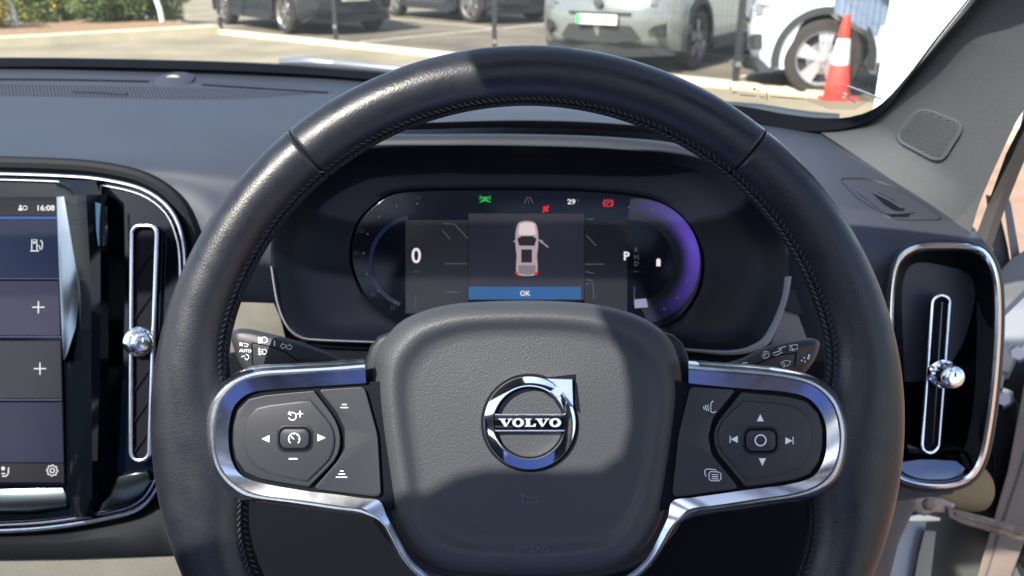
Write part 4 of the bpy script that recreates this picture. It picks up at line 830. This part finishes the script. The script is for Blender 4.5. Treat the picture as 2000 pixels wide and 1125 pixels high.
tag(sealt.build('door_seal', M['seal'], None, 60), 'dark rubber door seal curving down beside the grey pillar', 'door seal')
slab_ = slab('kick_trim', [(1700, 940), (1765, 950), (1790, 985), (1755, 1060), (1725, 1180), (1640, 1180), (1680, 1050)], at(.80), 0, -.04, mat('kick_brown', rgb(.12, .10, .09), .7, bump=.2), None, 8)
tag(slab_, 'brown grey kick trim at the foot of the door opening beside the wheel rim', 'kick trim')

# ---------------------------------------------------------------- column stalks
def stalk(label, outline, split, vline, tip, fn, parts):
    t = thing('column_stalk', label, 'stalk', fn(*outline[0]), group='control stalks behind the wheel')
    slab('lever', [(p.x, p.y) for p in cr([(*p, 0) for p in outline], 70, True)], fn, .008, -.012, M['btn'], t, 11, bw=.008)
    strokes('groove', [split, vline], 2.2, fn, M['void'], t, .0083)
    for nm, ln, pl, w_ in parts: strokes(nm, ln, w_, fn, M['white'], t, .0085, pl)
    return t
sf = at(.50)
def arrowL(x, y, s=1): return [[(x+9*s, y-3), (x+4*s, y-3), (x+4*s, y-6), (x-1*s, y), (x+4*s, y+6), (x+4*s, y+3), (x+9*s, y+3), (x+9*s, y-3)]]
dlamp = lambda x, y, s: [[(x, y-6*s), (x+5*s, y-6*s), (x+9*s, y-3*s), (x+10*s, y), (x+9*s, y+3*s), (x+5*s, y+6*s), (x, y+6*s), (x, y-6*s)]]
st = stalk('left column stalk with white AUTO and headlamp symbols, above the left spoke', [(452, 664), (455, 648), (464, 642), (490, 643), (520, 650), (550, 657), (592, 669), (640, 686), (680, 703), (760, 730), (760, 770), (600, 760), (500, 740), (470, 712)],
 [(492, 669), (530, 677), (560, 689), (585, 708)], [(491, 670), (493, 712)], None, sf,
 [('high_beam_symbol', dlamp(513, 664, .95)+[[(504, 659+2.6*k), (511, 659.5+2.6*k)] for k in range(5)], [], 1.5),
  ('off_mark', [[(536, 665), (536, 676)]], [], 2.2), ('turn_arrow', arrowL(549, 676)+[[(569-9+2-1, 678-2.2-1), (565, 678-3.2), (565, 672), (571, 678), (565, 684), (565, 681), (560, 681), (560, 675)]], [], 1.2),
  ('fog_lamp_symbol', dlamp(513, 687, .8)+[[(504, 682), (511, 683)], [(504, 687), (511, 687)], [(504, 692), (511, 691)], [(507, 679), (506, 687), (508, 694)]], [], 1.5),
  ('parking_lamp_symbol', [[(476, 671), (480, 671), (485, 673), (483, 677), (477, 676)]], [[(468, 669), (474, 670), (474, 676), (468, 675)]], 1.4), ('low_beam_symbol', [[(480, 692), (485, 694), (486, 699), (482, 703), (478, 699)], [(471, 697), (478, 695)]], [], 1.5)])
text('auto_text', 'AUTO', 479, 685, 6.2, sf, M['white'], st, w=.0086, off=.02, rot=.05)
stalk('right column stalk with white wiper symbols, above the right spoke', [(1600, 680), (1602, 668), (1594, 663), (1580, 660), (1540, 665), (1508, 672), (1476, 685), (1438, 703), (1340, 730), (1340, 770), (1480, 760), (1560, 735), (1588, 708)],
 [(1476, 712), (1500, 701), (1530, 692), (1557, 689)], [(1556, 689), (1552, 716)], None, sf,
 [('washer_symbol', [[(1488, 694), (1492, 700), (1499, 699), (1503, 692), (1496, 690), (1488, 694)], [(1490, 688), (1496, 686), (1502, 688)], [(1494, 697), (1493, 690)]], [], 1.5),
  ('wiper_symbol', [[(1510, 690), (1514, 695), (1528, 688), (1525, 684), (1510, 690)], [(1520, 688), (1528, 678), (1535, 677)], [(1520, 681), (1527, 679)]], [], 1.6),
  ('rear_wiper_symbol', [[(1542, 675), (1557, 673), (1558, 681), (1543, 684), (1542, 675)], [(1550, 686), (1545, 676)]], [], 1.6),
  ('rain_sensor_symbol', [[(1525, 708), (1530, 717), (1540, 713), (1545, 706), (1534, 704), (1525, 708)], [(1533, 715), (1530, 707)]], [], 1.5),
  ('sensitivity_mark', [[(1581, 692), (1578, 702)]], [circ(1566, 704, 2, n=8), circ(1571, 699, 2, n=8), circ(1572, 706, 1.8, n=8)], 4), ('off_mark', [[(1450, 709), (1460, 708)]], [], 2.6)])
slab('column_shroud', [(740, 660), (800, 640), (1280, 640), (1330, 668), (1290, 780), (1240, 1060), (830, 1060), (780, 780)], at(.53), 0, -.12, M['plastic'], dash, 20, bw=.015)

# ---------------------------------------------------------------- STEERING WHEEL
sw_ = thing('steering_wheel', 'black leather steering wheel with chrome trimmed button spokes and round emblem', 'steering wheel', W(1030, 823, WD))
k_ = WD/FPX; C0 = W(1030, 823, WD)
def wp_(r, a, w): return C0+RV*(r*math.cos(a)*k_)+UV_*(r*math.sin(a)*k_)-FV*w
def gs_(a, c, s_): d = (a-c+180) % 360-180; return math.exp(-(d/s_)**2)
def r_in(deg): return 618-66*gs_(deg, 186, 13)-66*gs_(deg, -6, 13)-10*gs_(deg, 165, 20)-10*gs_(deg, 15, 20)-16*gs_(deg, 205, 18)-16*gs_(deg, -25, 18)
SEAM = (129.2, 50.8, 236, -56); rows = []
NA = 1440
for i in range(NA):
    deg = i*360/NA; a = R_(deg); ri = r_in(deg); ro = 731; cn = (ro+ri)/2; hw = (ro-ri)/2; hd = .0172
    dent = 1-.07*sum(math.exp(-(((deg-s_+180) % 360-180)/.30)**2) for s_ in SEAM)
    row = []
    for j in range(40):
        ph = 2*math.pi*j/40; e = 1.0; cx_ = math.cos(ph); sx_ = math.sin(ph)
        row.append(wp_(cn+hw*dent*cx_, a, hd*dent*math.copysign(abs(sx_)**.92, sx_)))
    rows.append(row)
rows.append(rows[0])
MB().grid(rows, True).build('rim', M['leather'], sw_, 80)
# seams and braided stitching
b = MB()
for s_ in SEAM:
    for j in range(15):
        ph = R_(20+j*10); ri = r_in(s_); cn = (731+ri)/2; hw = (731-ri)/2
        for q in (-.32, .32):
            pass
    pts = []
    for j in range(24):
        ph = R_(5+j*7.4); ri = r_in(s_); cn = (731+ri)/2; hw = (731-ri)/2; pts.append(wp_(cn+hw*.955*math.cos(ph), R_(s_), .0172*.955*math.sin(ph)))
    MB().tube(pts, .0006, 5).build('seam', M['void'], sw_)
b = MB(); nst = 330
for i in range(nst):
    deg = i*360/nst; ri = r_in(deg); cn = (731+ri)/2; hw = (731-ri)/2
    for sg in (-1, 1):
        p = []
        for u, (dph, dd) in enumerate(((0, 0), (.5, .38), (1, .62))):
            ph = math.pi-R_(19+sg*(3+dph*10)); dg_ = deg+(dd)*360/nst*1.25
            p.append(wp_(cn+hw*(1.005 if u != 1 else 1.012)*math.cos(ph), R_(dg_), .0172*(1.005 if u != 1 else 1.015)*math.sin(ph)))
        b.tube(p, [.0003, .0005, .0003], 5)
b.build('stitching', M['thread'], sw_)
b = MB(); pts = []
for i in range(720):
    deg = i/2; ri = r_in(deg); cn = (731+ri)/2; hw = (731-ri)/2; ph = math.pi-R_(19); pts.append(wp_(cn+hw*math.cos(ph), R_(deg), .0172*math.sin(ph)))
b.tube(pts, .0006, 5, closed=True); b.build('stitch_groove', M['void'], sw_)

# hub body behind
slab('hub_body', [(p.x, p.y) for p in cr([(715, 700), (800, 640), (1030, 625), (1260, 640), (1345, 700), (1350, 960), (1280, 1080), (1150, 1130), (900, 1130), (780, 1080), (712, 960)], 80, True)], L, -.004, -.05, M['plastic'], sw_, 10)
Lout = [(712, 700), (640, 706), (560, 710), (496, 715), (450, 735), (418, 768), (403, 805), (399, 843), (402, 885), (412, 922), (434, 954), (468, 976), (552, 988), (639, 1001), (700, 1008), (728, 1013), (746, 1026), (758, 1046), (770, 1070), (786, 1098), (815, 1128), (850, 1150)]
Lin = [(715, 751), (680, 753), (617, 757), (545, 762), (495, 768), (468, 785), (455, 806), (449, 843), (450, 875), (456, 902), (470, 925), (495, 938), (545, 948), (608, 958), (660, 964), (710, 971), (745, 977), (758, 1010), (782, 1056), (800, 1088), (828, 1115), (862, 1138)]
Rout = [(1345, 703), (1400, 707), (1470, 712), (1533, 720), (1590, 735), (1632, 765), (1652, 803), (1660, 843), (1657, 893), (1645, 932), (1620, 958), (1575, 976), (1510, 986), (1449, 996), (1390, 1004), (1355, 1010), (1330, 1022), (1316, 1036), (1300, 1062), (1282, 1092), (1258, 1120), (1225, 1145)]
Rin = [(1345, 751), (1390, 756), (1445, 761), (1533, 768), (1575, 779), (1597, 800), (1609, 825), (1612, 850), (1610, 885), (1600, 913), (1580, 934), (1533, 946), (1490, 951), (1449, 956), (1400, 963), (1350, 970), (1310, 977), (1302, 1012), (1285, 1050), (1268, 1082), (1245, 1108), (1212, 1132)]
for nm, Oo, Ii in (('spoke_trim', Lout, Lin), ('spoke_trim', Rout, Rin)):
    band(nm, Oo, Ii, [(0, .006), (.02, .0125), (.12, .0175), (.24, .0192), (.34, .0192), (.42, .0180), (.94, .0158), (1, .0135), (1.02, .008)], L, M['chrome'], sw_, 130, sharp=28)
# pod floors
padL = [(p.x, p.y) for p in cr([(440, 843), (446, 790), (490, 762), (617, 752), (735, 745), (770, 760), (770, 985), (735, 980), (608, 962), (490, 942), (452, 900)], 80, True)]
slab('button_tray', padL, L, .0135, -.012, M['void'], sw_, 3)
padR = [(p.x, p.y) for p in cr([(1618, 850), (1612, 800), (1575, 773), (1445, 755), (1330, 745), (1290, 760), (1290, 985), (1320, 980), (1449, 960), (1580, 940), (1612, 900)], 80, True)]
slab('button_tray', padR, L, .0135, -.012, M['void'], sw_, 3)
def button(name, pts, w1, inner=None, n=60, bev=2.0):
    p = [(q.x, q.y) for q in cr([(*q, 0) for q in pts], n, True)]
    o = slab(name, pts if n == 0 else p, L, w1, .010, M['btn'], sw_, bev, bw=.0008, sharp=22)
    return o
def path(*segs):
    out = []
    for sg in segs:
        q = [(p.x, p.y) for p in cr([(*p, 0) for p in sg], 14)] if len(sg) > 2 else list(sg)
        out += q[:-1]
    return out
def rpoly(pts, r=.12): return rq(pts, r=r)
bl1 = button('button_pad', path([(603, 951), (545, 942), (500, 932), (474, 917), (460, 893), (455, 860), (457, 825), (467, 797), (492, 777), (545, 769), (613, 763)], [(613, 763), (650, 812), (662, 838), (665, 860), (662, 880), (650, 903), (603, 951)]), .0160, n=0)
slab('raised_face', path([(600, 941), (550, 931), (512, 920), (490, 903), (480, 880), (476, 852), (479, 825), (490, 803), (512, 792), (555, 786), (606, 780)], [(606, 780), (640, 820), (652, 842), (654, 862), (650, 885), (640, 902), (600, 941)]), L, .0172, .0155, M['btn'], bl1, 5, bw=.001)
bl2 = button('distance_button', rpoly([(622, 761), (712, 755), (738, 850), (745, 972), (612, 955), (658, 902), (673, 878), (673, 838), (658, 806)], .12), .0160, n=0)
br1 = button('button_pad', path([(1448, 766), (1533, 774), (1572, 783), (1595, 803), (1605, 828), (1607, 853), (1604, 884), (1595, 910), (1575, 930), (1533, 940), (1456, 951)], [(1456, 951), (1404, 888), (1396, 870), (1394, 853), (1397, 836), (1406, 819), (1448, 766)]), .0160, n=0)
slab('raised_face', path([(1452, 782), (1525, 788), (1555, 795), (1574, 811), (1584, 835), (1586, 857), (1583, 882), (1574, 904), (1556, 918), (1520, 928), (1459, 939)], [(1459, 939), (1411, 884), (1404, 868), (1402, 853), (1405, 838), (1413, 822), (1452, 782)]), L, .0172, .0155, M['btn'], br1, 5, bw=.001)
br2 = button('voice_button', rpoly([(1348, 755), (1438, 761), (1392, 817), (1384, 853), (1390, 888), (1444, 954), (1312, 972), (1325, 850)], .12), .0160, n=0)
for par, (x0, y0, x1, y1) in ((bl1, (540, 829, 612, 884)), (br1, (1450, 832, 1523, 889))):
    slab('key_well', rrect(x0, y0, x1, y1, 18), L, .0176, .0165, M['plastic'], par, 3, bw=.0006)
    k_o = slab('centre_key', rrect(x0+7, y0+8, x1-8, y1-8, 13), L, .0192, .0170, M['btn'], par, 3, bw=.0012)
    b = MB(); b.tube([L(x, y, .0178) for x, y in rrect(x0+5, y0+6, x1-6, y1-6, 14)], .0005, 5, closed=True); b.build('key_gap', M['void'], par)
WS = .0174
def sym(name, lines, par, wd2=1.8, polys=(), w=WS): return strokes(name, lines, wd2, L, M['white'], par, w, polys)
sym('resume_symbol', [circ(571, 813, 7.5, n=18, a0=-160, a1=130), [(566, 803), (563, 808), (569, 811)], [(580, 808), (592, 808)], [(586, 802), (586, 815)]], bl1, 1.9)
sym('left_arrow', [], bl1, polys=[[(511, 857), (526, 850), (526, 864)]]); sym('right_arrow', [], bl1, polys=[[(636, 855), (620, 848), (620, 862)]])
sym('minus_symbol', [[(564, 896), (581, 896)]], bl1, 2.6)
sym('cruise_symbol', [circ(574.5, 857, 11, n=20, a0=-50, a1=230), [(574, 858), (567, 850)]]+[[(574.5+8*math.cos(R_(a)), 857-8*math.sin(R_(a))), (574.5+11*math.cos(R_(a)), 857-11*math.sin(R_(a)))] for a in (0, 45, 90, 180)], bl1, 1.7, w=.0194)
sym('distance_symbol', [[(668, 790), (677, 790)], [(665, 796), (680, 796)]], bl2, 1.8, w=.0162)
sym('distance_symbol', [[(664, 920), (671, 920)], [(661, 926), (674, 926)], [(656, 932), (678, 932)]], bl2, 1.8, w=.0162)
sym('up_arrow', [], br1, polys=[[(1485, 809), (1492, 823), (1478, 823)]]); sym('down_arrow', [], br1, polys=[[(1489, 910), (1496, 895), (1482, 895)]])
sym('previous_symbol', [[(1426, 851), (1426, 865)]], br1, 1.8, polys=[[(1427, 858), (1441, 851), (1441, 865)]])
sym('next_symbol', [[(1549, 853), (1549, 868)]], br1, 1.8, polys=[[(1548, 861), (1534, 854), (1534, 868)]])
cc = circ(1485.5, 860, 10.5, n=28); sym('ring_symbol', [cc+[cc[0]]], br1, 2.4, w=.0194)
sym('voice_symbol', [[(1393, 783), (1388, 788), (1389, 793), (1386, 797), (1389, 798), (1388, 803), (1392, 806), (1399, 804)], [(1383, 790), (1382, 796), (1384, 803)], [(1379, 791), (1378, 796), (1380, 802)], [(1375, 793), (1374, 796), (1376, 800)]], br2, 1.6, w=.0162)
sym('menu_symbol', [[(1380, 930), (1377, 928), (1377, 918), (1380, 916), (1396, 917), (1399, 919)], [(1388, 921), (1404, 922), (1408, 925), (1408, 936), (1404, 939), (1389, 939), (1385, 936), (1385, 924), (1388, 921)], [(1390, 927), (1403, 927.5)], [(1390, 931), (1403, 931.5)], [(1390, 935), (1403, 935.5)]], br2, 1.6, w=.0162)

# airbag cover
AO = [(1030, 587), (1132, 591), (1205, 603), (1262, 624), (1302, 655), (1322, 690), (1331, 735), (1332, 784), (1324, 851), (1314, 919), (1302, 982), (1282, 1036), (1250, 1080), (1205, 1106), (1132, 1118), (1030, 1122), (914, 1118), (856, 1108), (807, 1079), (776, 1033), (759, 982), (749, 919), (739, 851), (731, 784), (729, 735), (735, 691), (754, 658), (788, 625), (841, 603), (909, 591)]
A = cr([(*p, 0) for p in AO], 150, True); cx0, cy0 = 1030, 850; rows = []
PR = [(.975, -.02), (.99, -.004), (1.0, .003), (.995, .0075), (.975, .0115), (.945, .0145), (.905, .0166), (.885, .0172), (.855, .0170), (.83, .0160), (.80, .0138), (.77, .0128), (.72, .0128), (.6, .0132), (.45, .0137), (.3, .0141), (.15, .0143), (.05, .0144)]
for s_, w_ in PR: rows.append([L(cx0+(p.x-cx0)*s_, cy0+(p.y-cy0)*s_, w_) for p in A])
# extra rings smooth the steps
ab = MB().grid(rows, True, cap1=True).build('airbag_cover', M['airbag'], sw_, 50)
abs_ = snapper(ab)
# emblem
back = [p for p in circ(1034.5, 826, 96, 97, n=60, a0=95, a1=350)]
bk2 = circ(1034.5, 826, 96, 97, n=48, a0=72, a1=378)
bk2 = circ(1034.5, 826, 96, 97, n=56, a0=68, a1=382)+[(1125, 730)]
inr = circ(1034.5, 826, 66, 67, n=56, a0=68, a1=382); inr = inr+[(1034.5+66*math.cos(R_(45)), 826-67*math.sin(R_(45)))]
MB().grid([[abs_(*p, -.001) for p in bk2], [abs_(*p, .0010) for p in inset(bk2, 1.5)], [abs_(*p, .0010) for p in inr], [abs_(*p, -.001) for p in inset(inr, 1.5)]], True).build('emblem_recess', M['void'], ab, 40)
emb = bpy.data.objects.new('emblem', None); COL.objects.link(emb); emb.parent = sw_
emb.location = C0-worldmat(sw_).translation
ef = lambda x, y, w=0: L(x, y, .0155+w)
rg = MB(); nn = 96
sec = [(90.5, .000), (90.2, .0022), (89, .0029), (73, .0039), (71, .0039), (69.5, .0030), (69, -.001)]
rg.grid([[ef(1034.5+r*math.cos(2*math.pi*k/nn), 826-r*1.012*math.sin(2*math.pi*k/nn), w) for k in range(nn)] for r, w in sec], True); rg.build('emblem_ring', M['chrome2'], emb, 25)
slab('emblem_arrow', [(1066, 739), (1118, 740), (1119.5, 795), (1107, 778), (1099, 768), (1088, 779), (1075, 766), (1087, 756), (1080, 748)], (lambda x, y, w=0: ef(x, y, w+(y-740)/55*.0030+(x-1066)/55*-.0006)), .0046, 0, M['chrome'], emb, 1.6, bw=.0009, sharp=20)
slab('emblem_bar', [(966, 808), (1103, 808), (1103, 842), (966, 842)], ef, .0030, -.001, M['piano'], emb, 1.2)
for y in (809.5, 841): MB().tube([ef(967, y, .0031), ef(1102, y, .0031)], .0004, 6).build('emblem_edge', M['chrome'], emb)
def serif_V(x0, x1, y0, y1):
    m_ = (x0+x1)/2; return [[(x0, y0), (x0+(x1-x0)*.52, y0), (x0+(x1-x0)*.52, y0+2), (x0+(x1-x0)*.42, y0+2.2), (m_+1.5, y1-5), (x1-6.5, y0+2.2), (x1-9.5, y0+2), (x1-9.5, y0), (x1, y0), (x1, y0+2), (x1-3, y0+2.2), (m_+1.5, y1), (m_-2, y1), (x0+2.8, y0+2.2), (x0, y0+2)]]
def ringO(cx_, cy_, rx, ry): return (circ(cx_, cy_, rx, ry, n=28), circ(cx_, cy_, rx*.42, ry*.62, n=28))
lets = MB(); Y0, Y1 = 817.5, 833.5
def fill(poly):
    top = [ef(x, y, .0042) for x, y in poly]; bot = [ef(x, y, .003) for x, y in poly]; n = len(poly)
    lets.add(top+bot, [tuple(range(n))]+[(i, (i+1) % n, n+(i+1) % n, n+i) for i in range(n)])
fill(serif_V(974, 1001, Y0, Y1)[0]); fill(serif_V(1046, 1073, Y0, Y1)[0])
fill([(1025, Y0), (1038, Y0), (1038, Y0+2), (1035.5, Y0+2.4), (1035.5, Y1-2.6), (1041, Y1-2.8), (1044.5, Y1-6), (1047, Y1-6), (1046, Y1), (1025, Y1), (1025, Y1-2), (1027.5, Y1-2.4), (1027.5, Y0+2.4), (1025, Y0+2)])
for cx_ in (1012, 1084.5):
    o_, i_ = ringO(cx_, (Y0+Y1)/2, 11.5, 8.8)
    lets.grid([[ef(*p, .003) for p in o_], [ef(*p, .0042) for p in o_], [ef(*p, .0042) for p in i_], [ef(*p, .003) for p in i_]], True)
lets.build('emblem_lettering', mat('letter_silver', rgb(.8, .8, .82), .25, .7), emb)
# moulded symbols
em = mat('moulded_mark', rgb(.085, .088, .098), .3)
text('airbag_text', 'AIRBAG', 1037, 1072, 13, abs_, em, ab, w=.0008, sx=1.05)
strokes('horn_symbol', [[(1019, 962), (1021, 982)], [(1020, 966), (1030, 971), (1046, 972), (1053, 970)], [(1036, 982), (1048, 982), (1050, 978), (1048, 974)], [(1031, 977), (1028, 984), (1034, 983)]], 1.7, abs_, em, ab, .0008)
strokes('moulded_tick', [[(1022, 700), (1029, 694), (1036, 700)]], 1.4, abs_, em, ab, .0005)
